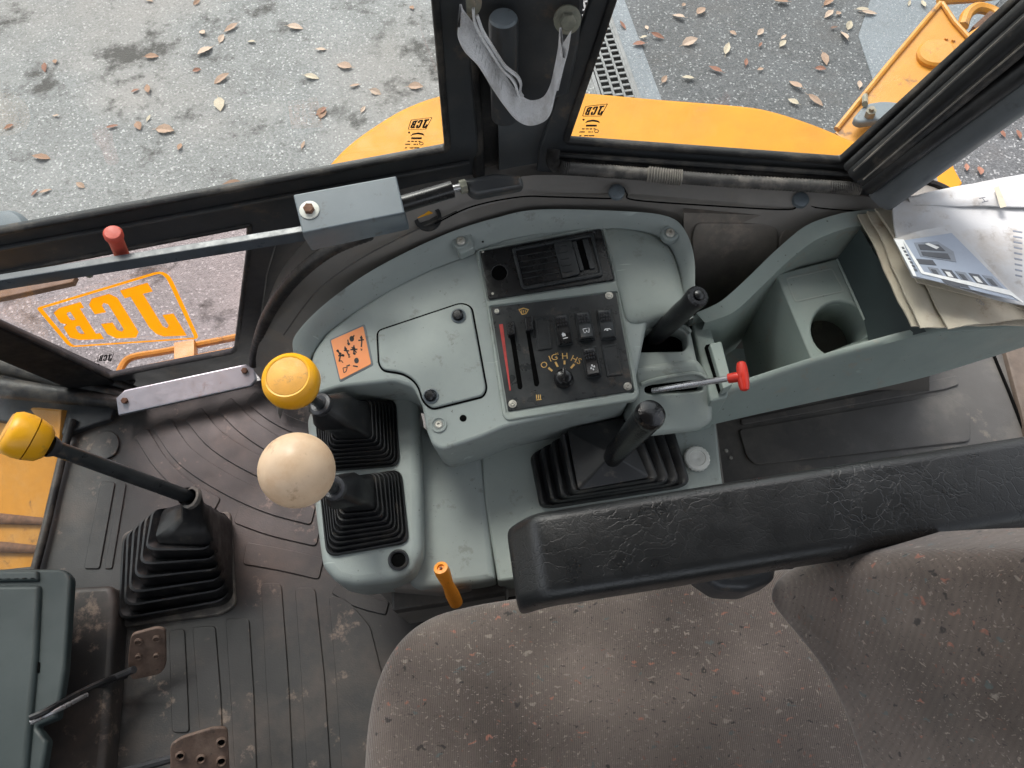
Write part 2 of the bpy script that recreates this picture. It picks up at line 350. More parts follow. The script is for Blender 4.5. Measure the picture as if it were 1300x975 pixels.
def glass(tint=(.93, .95, .94), nm='window_glass'):
    m = bpy.data.materials.new(nm); m.use_nodes = True; t = m.node_tree; L = t.links; N = t.nodes; N.clear()
    o = N.new('ShaderNodeOutputMaterial'); tr = N.new('ShaderNodeBsdfTransparent'); tr.inputs[0].default_value = (*tint, 1)
    g = N.new('ShaderNodeBsdfGlossy'); g.inputs['Roughness'].default_value = .02; lw = N.new('ShaderNodeLayerWeight'); lw.inputs[0].default_value = .5
    pw = N.new('ShaderNodeMath'); pw.operation = 'POWER'; pw.inputs[1].default_value = 4; L.new(lw.outputs[1], pw.inputs[0])
    f = N.new('ShaderNodeMath'); f.operation = 'MULTIPLY_ADD'; f.inputs[1].default_value = .6; f.inputs[2].default_value = .025; L.new(pw.outputs[0], f.inputs[0])
    x = N.new('ShaderNodeMixShader'); L.new(f.outputs[0], x.inputs[0]); L.new(tr.outputs[0], x.inputs[1]); L.new(g.outputs[0], x.inputs[2])
    tc = N.new('ShaderNodeTexCoord'); n1 = N.new('ShaderNodeTexNoise'); n1.inputs['Scale'].default_value = 7; n1.inputs['Detail'].default_value = 8; n1.inputs['Roughness'].default_value = .7; L.new(tc.outputs['Object'], n1.inputs[0])
    r1 = N.new('ShaderNodeMapRange'); r1.inputs[1].default_value = .42; r1.inputs[2].default_value = .75; r1.inputs[3].default_value = .01; r1.inputs[4].default_value = .14; L.new(n1.outputs[0], r1.inputs[0])
    df = N.new('ShaderNodeBsdfDiffuse'); df.inputs[0].default_value = (.5, .48, .44, 1); y = N.new('ShaderNodeMixShader'); L.new(r1.outputs[0], y.inputs[0]); L.new(x.outputs[0], y.inputs[1]); L.new(df.outputs[0], y.inputs[2]); L.new(y.outputs[0], o.inputs[0]); return m
def paving(name, base, chips, dark, grain, stain, stain_amt, sscale, warm=None):
    m = bpy.data.materials.new(name); m.use_nodes = True; t = m.node_tree; L = t.links; N = t.nodes; p = N['Principled BSDF']
    tc = N.new('ShaderNodeTexCoord'); co = tc.outputs['Object']
    def nz(s, d=3, ro=.5):
        n = N.new('ShaderNodeTexNoise'); n.inputs['Scale'].default_value = s; n.inputs['Detail'].default_value = d; n.inputs['Roughness'].default_value = ro; L.new(co, n.inputs[0]); return n.outputs[0]
    def mr(s, a, b, c=0, d=1):
        r = N.new('ShaderNodeMapRange'); r.inputs[1].default_value = a; r.inputs[2].default_value = b; r.inputs[3].default_value = c; r.inputs[4].default_value = d; L.new(s, r.inputs[0]); return r.outputs[0]
    def mx(f, a, b):
        x = N.new('ShaderNodeMix'); x.data_type = 'RGBA'; L.new(f, x.inputs[0])
        for i, c in ((6, a), (7, b)):
            if isinstance(c, tuple): x.inputs[i].default_value = (*c, 1)
            else: L.new(c, x.inputs[i])
        return x.outputs[2]
    v = N.new('ShaderNodeTexVoronoi'); v.inputs['Scale'].default_value = grain; L.new(co, v.inputs[0])
    sp = N.new('ShaderNodeSeparateColor'); L.new(v.outputs['Color'], sp.inputs[0])
    c = mx(mr(sp.outputs[0], .15, .85), dark, base)
    c = mx(mr(sp.outputs[1], .93, .95), c, chips)
    c = mx(mr(nz(2.2, 4), .35, .65, 0, .3), c, tuple(x*1.35 for x in base))
    if warm: c = mx(mr(nz(1.1, 3), .5, .7, 0, .5), c, warm)
    c = mx(mr(nz(sscale, 9, .7), .54, .64, 0, stain_amt), c, stain)
    c = mx(mr(nz(60, 5, .7), .56, .66, 0, .45), c, stain)
    L.new(c, p.inputs['Base Color']); p.inputs['Roughness'].default_value = .85
    b = N.new('ShaderNodeBump'); b.inputs['Strength'].default_value = .6; b.inputs['Distance'].default_value = .006; L.new(v.outputs['Distance'], b.inputs['Height']); L.new(b.outputs[0], p.inputs['Normal'])
    return m
M['fabric'] = fabric(); M['fabric2'] = fabric(.14, .15, 'speckled_backrest_cloth', 1.45); M['vinyl'] = leather(); M['glass'] = glass(); M['glassp'] = glass((.97, .915, .925), 'pinkish_tinted_glass')
M['concrete'] = paving('stained_concrete', (.245, .245, .242), (.42, .42, .41), (.165, .165, .163), 120, (.055, .051, .047), .95, 3.6, (.29, .26, .24))
M['asphalt'] = paving('chipped_asphalt', (.12, .122, .126), (.30, .30, .30), (.06, .062, .065), 120, (.09, .08, .075), .3, 4)
M['slab'] = paving('smooth_concrete_slab', (.22, .24, .26), (.35, .36, .37), (.17, .185, .2), 160, (.12, .12, .12), .3, 4)
def film():
    m = bpy.data.materials.new('backlit_yellow_film'); m.use_nodes = True; t = m.node_tree; L = t.links; N = t.nodes; p = N['Principled BSDF']; o = N['Material Output']
    p.inputs['Base Color'].default_value = (.80, .32, .004, 1); p.inputs['Roughness'].default_value = .5
    tr = N.new('ShaderNodeBsdfTranslucent'); tr.inputs[0].default_value = (.85, .34, .004, 1); x = N.new('ShaderNodeMixShader'); x.inputs[0].default_value = .6
    L.new(p.outputs[0], x.inputs[1]); L.new(tr.outputs[0], x.inputs[2]); L.new(x.outputs[0], o.inputs[0]); return m
M['yprint'] = film()
def floor_mat():
    m = mat('worn_rubber_floor', (.027, .026, .026), .48, .25, 4, .15, 300, dust=(.080, .062, .052), da=.95, ds=4.5, dirt=(.24, .18, .14), dta=.8, dts=13, scr=.8)
    return m
M['floor'] = floor_mat()
def text(s, fr, px, py, size, m, parent, rot=0, name='lettering', mirror=False, label=None, sx=1):
    cu = bpy.data.curves.new(name, 'FONT'); cu.body = s; cu.size = size; cu.align_x = 'CENTER'; cu.align_y = 'CENTER'; cu.resolution_u = 2
    o = bpy.data.objects.new(name, cu); C.objects.link(o); dg = bpy.context.evaluated_depsgraph_get(); dg.update()
    me = bpy.data.meshes.new_from_object(o.evaluated_get(dg)); bpy.data.objects.remove(o)
    a, b = fr.uv(px, py); off = world_loc(parent); c, q = cos(rot), sin(rot)
    for v in me.vertices:
        x, y = v.co.x*(-1 if mirror else 1)*sx, v.co.y; v.co = fr.w(a+x*c-y*q, b+x*q+y*c, .0006)-off
    me.materials.clear(); me.materials.append(m); o = bpy.data.objects.new(name, me); C.objects.link(o); o.parent = parent
    if label: o['label'] = label
    return o
def screw(fr, px, py, r, m, parent, name='screw', h=.0025, washer=None, hexa=False):
    o = fr.at(px, py); mb = MB(); n = fr.n
    if washer:
        MB().lathe(o, n, [(washer, 0), (washer, .0015), (washer*.92, .0022), (0, .0022)], 20).build('washer', M['white'] if hexa else m, parent)
        o = o+n*.002
    if hexa: mb.lathe(o, n, [(r, 0), (r, h*1.8), (r*.8, h*2.1), (0, h*2.1)], 6)
    else:
        mb.lathe(o, n, [(r, 0), (r, h*.4), (r*.75, h), (r*.34, h), (r*.3, h*.3), (0, h*.3)], 14)
    return mb.build(name, m, parent, sharp=30)

# ================================================================== GROUND
GZ = -1.2
g = MB(); g.prism(hor(GZ), [(-60, -60), (60, -60), (60, 60), (-60, 60)], .3, 0, px=False)
ground = g.build('ground', M['asphalt'], kind='structure')
a, b = P(745, 0, GZ), P(786, 122, GZ); dl = (b-a).normalized()   # the drain line runs along dl
nl = Vector((dl.y, -dl.x, 0)); nl = nl if nl.x > 0 else -nl
def gl(t, s): q = a+dl*t+nl*s; return (q.x, q.y)
MB().prism(hor(GZ+.006), [gl(-20, -.11), gl(8, -.11), (-40, -30), (-40, 40)], .1, 0, px=False).build('concrete_paving', M['concrete'], kind='structure')
MB().prism(hor(GZ+.004), [gl(-8, .10), gl(8, .10), gl(8, .21), gl(-8, .21)], .1, 0, px=False).build('concrete_strip', M['slab'], kind='structure')
MB().prism(hor(GZ+.005), [(1090, 45), (1125, -60), (1215, -90), (1330, -60), (1150, 120), (1108, 100)], .05, 0).build('concrete_patch', M['slab'], kind='structure')
dr = thing('drain_grate', 'long slotted metal drain grate set between pale concrete and dark asphalt', 'drain', (a.x, a.y, GZ))
f = hor(GZ+.012); mb = MB()
for s0, s1 in ((-.115, -.095), (.085, .105)): mb.prism(f, [gl(-4, s0), gl(4, s0), gl(4, s1), gl(-4, s1)], .03, .002, px=False)
mb.build('frame', M['grate'], dr)
mb = MB(); L0 = .09; k = -14
for s0, s1 in ((-.09, -.078), (-.034, -.022), (.020, .032), (.072, .084)): mb.prism(f, [gl(-1.6, s0), gl(4, s0), gl(4, s1), gl(-1.6, s1)], .02, .0, px=False)
for col, (s0, s1) in enumerate(((-.08, -.032), (-.024, .022), (.030, .074))):
    for i in range(-35, 88):
        t = i*.045+(.02 if col == 1 else 0); mb.prism(f, [gl(t, s0), gl(t+.014, s0), gl(t+.014, s1), gl(t, s1)], .02, 0, px=False)
mb.build('grating', M['grate'], dr)
MB().prism(hor(GZ+.0055), [gl(-4, -.1), gl(4, -.1), gl(4, .1), gl(-4, .1)], .01, 0, px=False).build('channel', M['void'], dr)
# fallen leaves, one object each
LC = [(.36, .24, .17), (.28, .16, .10), (.25, .11, .07), (.46, .34, .26), (.46, .39, .29), (.16, .09, .065)]
LM = [mat('leaf_colour', c, .7, .25, 30, .2, 200) for c in LC]
LW = ['tan', 'light brown', 'russet', 'pale pinkish', 'straw coloured', 'dark brown']
leafme = {}
def leafmesh(k, shape):
    if (k, shape) in leafme: return leafme[(k, shape)]
    n = 7; mb = MB(); up = []; dn = []; md = []
    wd = [.52, .42, .62][shape]
    for i in range(n+1):
        t = i/n; x = t-.5; wv = wd*sin(pi*t)**.8*(1-.25*t); z = .05*sin(pi*t)+(.06 if shape == 1 else .02)*(2*t-1)**2
        md.append((x, .02*sin(5*t), z)); up.append((x-.02, wv*.5*(1+.12*(i % 2)), z+.10*wv+.03)); dn.append((x-.02, -wv*.5*(1+.12*((i+1) % 2)), z+.09*wv))
    mb.grid([up, md, dn]); mb.grid([[(-.5, -.015, .02), (-.72, -.04, .03)], [(-.5, .015, .02), (-.72, -.02, .03)]])
    me = bpy.data.meshes.new('fallen_leaf'); me.from_pydata([tuple(v) for v in mb.v], [], mb.f); me.materials.append(LM[k])
    leafme[(k, shape)] = me; return me
LL = [(257,41,3),(293,36,0),(281,49,3),(260,65,3),(193,72,1),(319,53,4),(375,35,3),(407,63,3),(396,98,4),(250,89,2),(282,100,0),(188,113,1),(172,115,2),(279,133,4),(71,147,3),(11,161,2),(189,150,4),(176,160,1),(210,165,0),(228,187,1),(143,161,2),(52,200,1),(44,245,2),(58,243,0),(75,275,3),(102,235,0),(409,143,1),(294,233,1),(385,184,0),(70,78,1),(57,86,2),(250,3,1),(190,1,0),
 (437,84,0),(450,109,0),(477,117,3),(528,110,0),(461,139,3),(408,142,2),(523,10,1)]
RL = [(868,6,0),(861,21,3),(790,32,2),(821,35,3),(817,47,4),(835,46,2),(811,56,2),(876,53,3),(931,42,0),(923,62,4),(965,41,3),(965,57,2),(947,79,2),(908,88,2),(965,88,0),(843,101,0),(873,99,4),
 (1053,2,1),(1052,18,3),(1064,17,0),(1095,12,4),(1103,17,3),(1059,35,5),(1078,32,4),(1071,45,3),(995,47,3),(994,55,4),(1047,75,0),(1042,87,2),(1007,129,4),(1035,128,0),(1091,107,3),(1154,4,4),(1172,5,4),(1227,213,2),(1244,217,2),(1272,169,2),(1293,171,2),(992,2,1),(1010,108,0),(890,14,0)]
def leaf(px, py, k, where, grp):
    o = bpy.data.objects.new('fallen_leaf', leafmesh(k, random.randrange(3))); C.objects.link(o)
    q = P(px, py, GZ+.012); o.location = q; s = random.choice((.045, .055, .065, .075, .09))*random.uniform(.9, 1.1)*(1.0 if k != 2 else .8); o.scale = (s, s, s)
    o.rotation_euler = (random.uniform(-.25, .25), random.uniform(-.25, .25), random.uniform(0, 6.28))
    tag(o, '', 'leaf', f'{LW[k]} {grp}')
    return o
ORD = ['first', 'second', 'third', 'fourth', 'fifth', 'sixth', 'seventh', 'eighth', 'ninth', 'tenth', 'eleventh', 'twelfth', 'thirteenth', 'fourteenth']
for LS, where, grp in ((LL, 'pale stained concrete', 'leaves on the pale concrete'), (RL, 'dark asphalt', 'leaves on the dark asphalt')):
    for kk in range(6):
        sel = sorted([q for q in LS if q[2] == kk])
        for i, (x, y, k) in enumerate(sel):
            o = leaf(x, y, k, where, grp)
            o['label'] = f'the only {LW[k]} fallen leaf on the {where}' if len(sel) == 1 else f'{ORD[i]} {LW[k]} fallen leaf from the left on the {where}'

# ================================================================== OUTSIDE OF THE MACHINE
fd = thing('rear_fender', 'broad smooth yellow fender just below the cab windows', 'fender', P(760, 190, 0))
out = spl([(330, 330), (372, 262), (410, 214), (440, 182), (480, 153), (520, 131), (570, 116), (650, 112), (735, 114), (830, 122), (940, 131), (985, 139), (1040, 157), (1100, 182), (1160, 200), (1190, 232), (1150, 300), (1000, 320), (700, 320), (450, 350)], 4, True)
MB().prism(hor(.12), [tuple(x) for x in out], .12, .02, 5).build('fender_skin', M['yellow'], fd)
# small yellow flare to the right of the rear post
MB().prism(hor(.02), [(1160, 226), (1185, 200), (1205, 193), (1212, 214), (1222, 232), (1200, 260), (1160, 260)], .05, .004).build('fender_tip', M['yellow'], fd)
# rear yellow arm
ar = thing('lift_arm', 'yellow box-section steel arm with round cap beyond the side window', 'machine arm', P(1120, 130, -.1))
fa = fr3((1062, 165, 0.0), (1195, 5, .1), (1200, 160, .05))
MB().prism(fa, [(1060, 168), (1100, 112), (1191, 2), (1205, 8), (1228, 50), (1300, 30), (1300, 120), (1110, 215), (1085, 190)], .05, .004, 2).build('side_plate', M['yellowd'], ar)
MB().tube([fa.at(1062, 164, .004), fa.at(1128, 82, .004), fa.at(1194, 4, .004)], .008, 8).build('edge_flange', M['yellowd'], ar)
MB().tube([fa.at(1196, 4, .006), fa.at(1212, 28, .006), fa.at(1232, 50, .006)], .007, 8).build('end_flange', M['yellowd'], ar)
MB().lathe(fa.at(1187, 71), fa.n, [(.05, 0), (.05, .012), (.044, .018), (0, .019)], 28).build('round_cap', M['yellowd'], ar)
MB().prism(fa.up(.05), rp([(1082, 150), (1098, 131), (1122, 127), (1150, 130), (1150, 160), (1118, 152), (1090, 156)], 9), .02, .008, 3).build('lamp_bracket', M['framel'], ar)
MB().lathe(fa.at(1104, 147, .05), fa.n, [(.014, 0), (.014, .02), (.007, .02), (.007, .03), (0, .03)], 6).build('bolt', M['boltg'], ar)
MB().tube([fa.at(1098, 121, .0), fa.at(1098, 132, .06)], .008, 8).build('stud', M['boltg'], ar)
for (x, y) in ((1201, 50), (1210, 52)): MB().lathe(fa.at(x, y), fa.n, [(.005, 0), (.005, .006), (0, .006)], 6).build('rivet', M['yellowd'], ar)
hr = thing('arm_frame', 'rusty yellow tubular frame behind the round-capped arm', 'machine frame', P(1240, 20, -.3))
fb = hor(-.25)
MB().tube([fb.at(1192, 0), fb.at(1240, -3), fb.at(1300, -12)], .018, 8).build('top_rail', M['yellowd'], hr)
MB().tube([Vector(p) for p in spl([tuple(fb.at(x, y)) for x, y in ((1222, 34), (1228, 18), (1242, 10), (1262, 16), (1270, 28))], 5)], .02, 8).build('curved_pipe', M['yellowd'], hr)
MB().tube([fb.at(1215, 60), fb.at(1250, 38), fb.at(1300, 12)], .022, 8).build('lower_rail', M['yellowd'], hr)
MB().bar(fb.at(1240, 42), fb.at(1262, 22), .05, .03).build('rusty_lug', M['rust'], hr)
# yellow rail and panel seen low outside the door glass
rl = thing('step_rail', 'thin yellow step rail seen through the lower door glass', 'rail', P(220, 450, -.5))
fb = hor(-.45)
MB().tube([Vector(p) for p in spl([tuple(fb.at(x, y)) for x, y in ((148, 482), (157, 462), (170, 453), (205, 447), (240, 440), (300, 428), (340, 420))], 4)], .011, 8).build('rail_tube', M['yellowd'], rl)
MB().tube([fb.at(152, 474), fb.at(220, 460), fb.at(340, 436)], .010, 8).build('lower_tube', M['yellowd'], rl)
MB().bar(fb.at(236, 436, .01), fb.at(236, 470, .01), .06, .03).build('rail_bracket', M['yellowd'], rl)
bn = thing('bonnet_side', 'dirty yellow engine cover panel seen through the low front glass', 'engine cover', P(30, 640, -.1))
f = fr3((0, 560, .0), (80, 560, .02), (20, 720, -.08))
MB().prism(f, [(-140, 500), (78, 520), (72, 600), (50, 760), (-140, 780)], .1, .005).build('cover_panel', M['yellowd'], bn)
for y in (658, 694):
    MB().tube([f.at(-120, y-6, .004), f.at(-10, y, .004), f.at(56, y+4, .004)], [.012, .013, .008], 8, flat=.5).build('cover_slot', M['rust'], bn)
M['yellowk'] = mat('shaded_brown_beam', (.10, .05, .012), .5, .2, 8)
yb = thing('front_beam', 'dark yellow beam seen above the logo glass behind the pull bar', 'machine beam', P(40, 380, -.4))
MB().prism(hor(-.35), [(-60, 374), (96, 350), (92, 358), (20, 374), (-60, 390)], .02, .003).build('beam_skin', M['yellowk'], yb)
mr_ = thing('round_lamp', 'dark round work lamp peeking over the door sill at far left', 'lamp', P(8, 290, -.2))
MB().lathe(P(6, 297, .3), (0, -.3, 1), [(.05, -.03), (.052, 0), (.045, .012), (0, .02)], 24).build('lamp_body', M['framel'], mr_)

# ================================================================== DOOR (left, two panes)
A0 = P(-40, 312, .66); B0 = P(575, 200, .66); low = P(220, 462, .08)
u = (B0-A0).normalized(); vv = (A0+u*((low-A0).dot(u))-low).normalized()
D = Fr(A0, u, vv)
door = thing('cab_door', 'dark framed cab door with big upper pane and small lower pane', 'door', low)
ug = rp([(-260, 350), (-420, -330), (530, -330), (553, -20), (570, 190), (0, 296)], [10, 10, 10, 3, 8, 3])
lg = rp([(-120, 370), (0, 346), (318, 284), (317, 320), (300, 447), (137, 479), (0, 414), (-120, 358)], [3, 3, 4, 3, 7, 5, 3, 3])
outer = [(-300, 420), (-480, -400), (590, -400), (592, 0), (612, 245), (400, 285), (352, 310), (340, 350), (324, 466), (132, 506), (-10, 452), (-180, 376)]
MB().prism(D, outer, .012, .004, 3, holes=[ug, lg]).build('door_frame', M['frame'], door)
def ringmesh(fr, loop, wd, h, m, name, parent, lift=.003):
    o = [fr.uv(*x) for x in loop]
    if area(o) < 0: o = o[::-1]
    f = fr.up(lift); a, b = offs(o, -wd*.3), offs(o, wd*.7); c, d = offs(o, -wd*.1), offs(o, wd*.5)
    rows = [[f.w(x, y, -h) for x, y in a], [f.w(x, y, -.0015) for x, y in a], [f.w(x, y) for x, y in c], [f.w(x, y) for x, y in d], [f.w(x, y, -.0015) for x, y in b], [f.w(x, y, -h) for x, y in b]]
    return MB().grid(rows, closed=True).build(name, m, parent, sharp=60)
ringmesh(D, ug, .009, .008, M['seal'], 'upper_seal', door, .004)
ringmesh(D, lg, .008, .008, M['seal'], 'lower_seal', door, .004)
MB().prism(D.up(-.005), ug, .004, 0, bottom=True).build('upper_pane', M['glass'], door)
LP = D.up(-.005)
MB().prism(LP, lg, .004, 0, bottom=True).build('lower_pane', M['glassp'], door)
# second fold lines of the sheet metal along the sill
for (n0, x0, y0, x1, y1, r) in ((.003, -40, 323, 596, 206, .004),):
    MB().tube([D.at(x0, y0, n0), D.at(x1, y1, n0)], r, 8).build('sill_bead', M['frame'], door)
MB().prism(D.up(.007), [(-130, 362), (0, 417), (138, 482), (160, 500), (150, 520), (0, 458), (-130, 402)], .012, .003).build('lower_rail_cover', M['matte'], door)
# window lettering
def glyphs():
    J = [(.06,1),(.33,1),(.33,.84),(.275,.84),(.275,.2),(.25,.06),(.2,0),(.0,0),(0,.40),(.1,.40),(.1,.2),(.13,.15),(.155,.2),(.155,.84),(.06,.84)]
    Cc = [(.39,.12),(.44,0),(.61,0),(.665,.12),(.665,.38),(.56,.38),(.56,.2),(.53,.15),(.50,.2),(.50,.8),(.53,.85),(.56,.8),(.56,.64),(.665,.64),(.665,.88),(.61,1),(.44,1),(.39,.88)]
    B = [(.72,0),(.93,0),(1,.09),(1,.42),(.955,.5),(1,.58),(1,.91),(.93,1),(.72,1),(.72,.85),(.76,.85),(.76,.15),(.72,.15)]
    H = [[(.855,.17),(.885,.17),(.9,.22),(.9,.36),(.885,.41),(.855,.41)], [(.855,.59),(.885,.59),(.9,.64),(.9,.78),(.885,.83),(.855,.83)]]
    return [(J, []), (Cc, []), (B, H)]
def bil(c, s, t):   # corners: (s0,t0),(s1,t0),(s1,t1),(s0,t1)
    return tuple((Vector(c[0])*(1-s)*(1-t)+Vector(c[1])*s*(1-t)+Vector(c[2])*s*t+Vector(c[3])*(1-s)*t))
def logo(fr, letters, border, m, parent, thick, rr, name='logo_print'):
    mb = MB(); f = fr.up(.0015)
    for o, hs in glyphs():
        mb.prism(f, [bil(letters, *p) for p in o], .0006, 0, holes=[[bil(letters, *p) for p in h] for h in hs])
    bo = [f.uv(*p) for p in rp(border, rr)]
    if area(bo) < 0: bo = bo[::-1]
    mb.grid([[f.w(x, y) for x, y in bo], [f.w(x, y) for x, y in offs(bo, thick)]], closed=True)
    return mb.build(name, m, parent, kind=None)
logo(LP, [(237, 426), (91, 432), (66, 394), (195, 357)], [(46, 391), (212, 341), (253, 430), (88, 441)], M['yprint'], door, .0075, [4, 18, 6, 8])
def small_logo(fr, cx, cy, k, parent, sk=0, full=True):
    q = lambda x, y: (cx+x*k+y*sk, cy+y*k)
    mb = MB(); f = fr.up(.0015)
    Lc = [q(11, 7), q(-14, 7), q(-11, -4), q(15, -7)]
    logo(fr, Lc, [q(-17, 9), q(-15, -6), q(18, -10), q(11, 9)], M['ink'], parent, .0011, 1.5, 'maker_print')
    if full:
        ar_ = [q(-11, 19), q(-8, 15.5), q(0, 14), q(8, 15.5), q(11, 19), q(7, 17.5), q(0, 16.5), q(-7, 17.5)]
        mb.prism(f, ar_, .0005, 0)
        mb.build('approval_mark', M['ink'], parent)
    mb = MB()
    def dash(x0, x1, y, h_): mb.prism(f, [q(x0, y), q(x1, y), q(x1, y+h_), q(x0, y+h_)], .0005, 0)
    if full:
        dash(-9, 7, 21.5, 2.6)
        for y, segs in ((27, ((-14, -10), (-8.5, -4), (-2.5, 1), (3, 6))), (31.5, ((-17, -9), (-4, 0), (1, 3))), (37, ((-16, -13), (-9, -3), (-2, 6)))):
            for a_, b_ in segs: dash(a_, b_, y, 1.3)
        mb.prism(f, ell(*q(8, 31), 3.4*k, 2.6*k, 12), .0005, 0, holes=[ell(*q(8, 31), 2.5*k, 1.8*k, 12)])
    mb.prism(f, ell(*q(-14, 14), 1.7*k, 1.3*k, 10), .0005, 0)
    mb.build('fine_print', M['ink'], parent)
DG = D.up(-.005)
small_logo(DG, 533, 157, .82, door, -.15)
small_logo(LP, 134, 454, .62, door, 0, False)
# latch box, bars, knobs: parts of the door mechanism
lb = thing('door_check_box', 'grey folded steel channel box bolted to the door sill', 'door check', P(440, 300, .66))
f = fr3((372, 248, .73), (505, 224, .73), (385, 300, .715))
MB().prism(f, rp([(372, 247), (503, 223), (514, 270), (384, 296)], [2, 2, 2, 2]), .006, .002).build('top_plate', M['framel'], lb)
mb = MB(); e0, e1 = [f.at(*q) for q in ((384, 296), (514, 270))]; e2, e3 = P(396, 318, .66), P(519, 291, .66)
mb.grid([[e0+(e1-e0)*t for t in (0, .5, 1)], [(e0+(e1-e0)*t)*.8+(e2+(e3-e2)*t)*.2+Vector((0, -.003, .003)) for t in (0, .5, 1)], [e2+(e3-e2)*t for t in (0, .5, 1)]])
mb.grid([[e0+Vector((0, .005, -.005)), e1+Vector((0, .005, -.005))], [e2+Vector((0, .005, 0)), e3+Vector((0, .005, 0))]])
mb.grid([[e1, e1+Vector((0, .005, -.005))], [e3, e3+Vector((0, .005, 0))]]); mb.build('folded_side', M['framel'], lb)
screw(f, 393, 267, .0075, M['rust'], lb, 'hex_bolt', .003, washer=.0135, hexa=True)
pb = thing('door_pull_bar', 'long grey square steel bar crossing above the logo pane', 'pull bar', P(180, 330, .66))
MB().bar(P(-60, 368, .69), P(392, 295, .69), .0115, .019, r=.0015).build('bar_body', M['barp'], pb)
screw(frv((-60, 370, .683), (392, 298, .683)), 113, 349, .005, M['boltg'], pb)
rk = thing('red_release_knob', 'faded red push knob standing on the door sill', 'knob', P(148, 316, .66))
p0, p1 = P(156, 326, .665), P(145, 300, .715)
MB().tube([p0, p0+(p1-p0)*.7, p1], [.010, .010, .0105], 14).build('stem', M['redo'], rk)
MB().lathe(p1, (p1-p0), [(.0105, -.001), (.0125, .001), (.0125, .007), (.010, .010), (0, .011)], 18).build('cap', M['redo'], rk)
gs = thing('gas_strut', 'short black gas strut between the grey box and the post foot', 'strut', P(560, 250, .66))
MB().tube([P(500, 262, .69), P(574, 240, .69)], .0125, 14).build('cylinder', M['blackg'], gs)
MB().tube([P(574, 240, .69), P(592, 236, .69)], .0055, 10).build('rod', M['chrome'], gs)
MB().tube([P(584, 238, .69), P(592, 236, .69)], .010, 8).build('end_joint', M['boltg'], gs)
MB().prism(fr3((590, 226, .70), (662, 220, .70), (600, 250, .685)), rp([(588, 228), (628, 219), (662, 222), (666, 238), (604, 250), (594, 244)], 5), .03, .008, 4).build('mount_block', M['frame'], gs)

# front pillar: dark stacked folds under the lower pane's slanted edge
fp = thing('front_pillar', 'dark ribbed pillar running diagonally below the lower door pane', 'pillar', P(60, 500, .1))
mb = MB()
base = [((-80, 392, .13), (140, 506, .07)), ]
for i, (y0, y1, r, z0) in enumerate(((414, 484, .014, .12), (434, 498, .018, .08), (464, 515, .020, .06), (492, 528, .024, .05))):
    mb.tube([P(-90, y0-44, z0+.1), P(0, y0, z0+.05), P(170+i*2, y1+4-i*6, .025)], [r, r, r*.6], 10)
mb.build('folds', M['seal'], fp)
MB().prism(fr3((0, 440, .06), (140, 515, .02), (0, 545, .03)), [(-110, 380), (0, 428), (150, 503), (140, 532), (80, 552), (-20, 530), (-140, 520)], .03, .004).build('pillar_sheet', M['frame'], fp)
# aluminium sill plate
sp_ = thing('sill_plate', 'bright aluminium sill plate below the lower door pane', 'sill plate', P(236, 496, .05))
f = fr3((147, 505, .07), (323, 462, .07), (236, 510, .055))
MB().prism(f, [(147, 505), (158, 495), (312, 462), (323, 468), (325, 482), (318, 490), (150, 527)], .012, .003).build('plate', M['steel'], sp_)
for q in ((159, 509), (311, 471)): screw(f, *q, .007, M['rust'], sp_, 'rusty_screw', .004, hexa=True)

# ================================================================== CENTRE POST
M['postf'] = mat('lit_post_face_grey', (.065, .07, .074), .4, .2, 8, .1, 500, dust=(.14, .12, .10), da=.4, ds=7, dirt=(.2, .14, .09), dta=.4, dts=16)  # paler than the frame: light on the post's middle face, put into the colour
pl = thing('centre_post', 'dark steel post between the door and the side window', 'post', P(665, 225, .6))
def vpost(pts, z0, z1, m, name, parent, r=.004):
    q = [P(x, y, z0) for x, y in pts]; f = Fr(Vector((0, 0, z1)), Vector((1, 0, 0)), Vector((0, 1, 0)))
    return MB().prism(f, [(p.x, p.y) for p in q], z1-z0, r, 3, px=False).build(name, m, parent)
vpost([(634, 226), (692, 216), (688, 196), (632, 205)], .59, 1.6, M['postf'], 'post_face', pl, .006)
vpost([(606, 224), (634, 219), (632, 180), (606, 190)], .59, 1.6, M['seal'], 'post_channel', pl)
vpost([(692, 214), (712, 206), (712, 180), (688, 184)], .59, 1.6, M['frame'], 'post_flange', pl)
p_ = P(608, 224, .60)
MB().tube([p_, p_+Vector((0, 0, .9))], .010, 10).build('post_seal', M['seal'], pl)
# dark box with bolts above (seat belt anchor)
bx = thing('belt_anchor', 'black belt anchor plate with two bolts at the top of the post', 'belt anchor', P(680, 30, .8))
f = frv((590, 60, .85), (735, 60, .85))
MB().prism(f, [(588, -60), (748, -60), (735, 60), (722, 120), (640, 150), (596, 60)], .03, .005).build('anchor_plate', M['frame'], bx)
rs_ = MB().lathe(P(639, 22, .915), (0, .05, -1), [(.0175, .002), (.0185, .006), (.0185, .16), (0, .16)], 32).build('round_stop', M['frame'], bx)
MB().lathe(P(639, 22, .915), (0, .05, -1), [(.0, -.001), (.0155, -.001), (.0175, .002)], 32).build('lit_stop_cap', M['framel'], rs_)  # paler colour stands for light caught by the top of the stop
for (x, y) in ((594, 2), (720, 24)):
    o = f.at(x, y, .018); ax = (f.n+Vector((0, 0, .35)))
    MB().lathe(o, ax, [(.017, 0), (.017, .005), (.014, .007), (0, .007)], 20).build('washer', M['boltg'], bx)
    MB().lathe(o, ax, [(.0105, .006), (.0105, .016), (.009, .018), (0, .018)], 6).build('bolt', M['boltg'], bx, sharp=25)
    MB().tube([o-ax*.02, o], .011, 12).build('spacer', M['boltg'], bx)
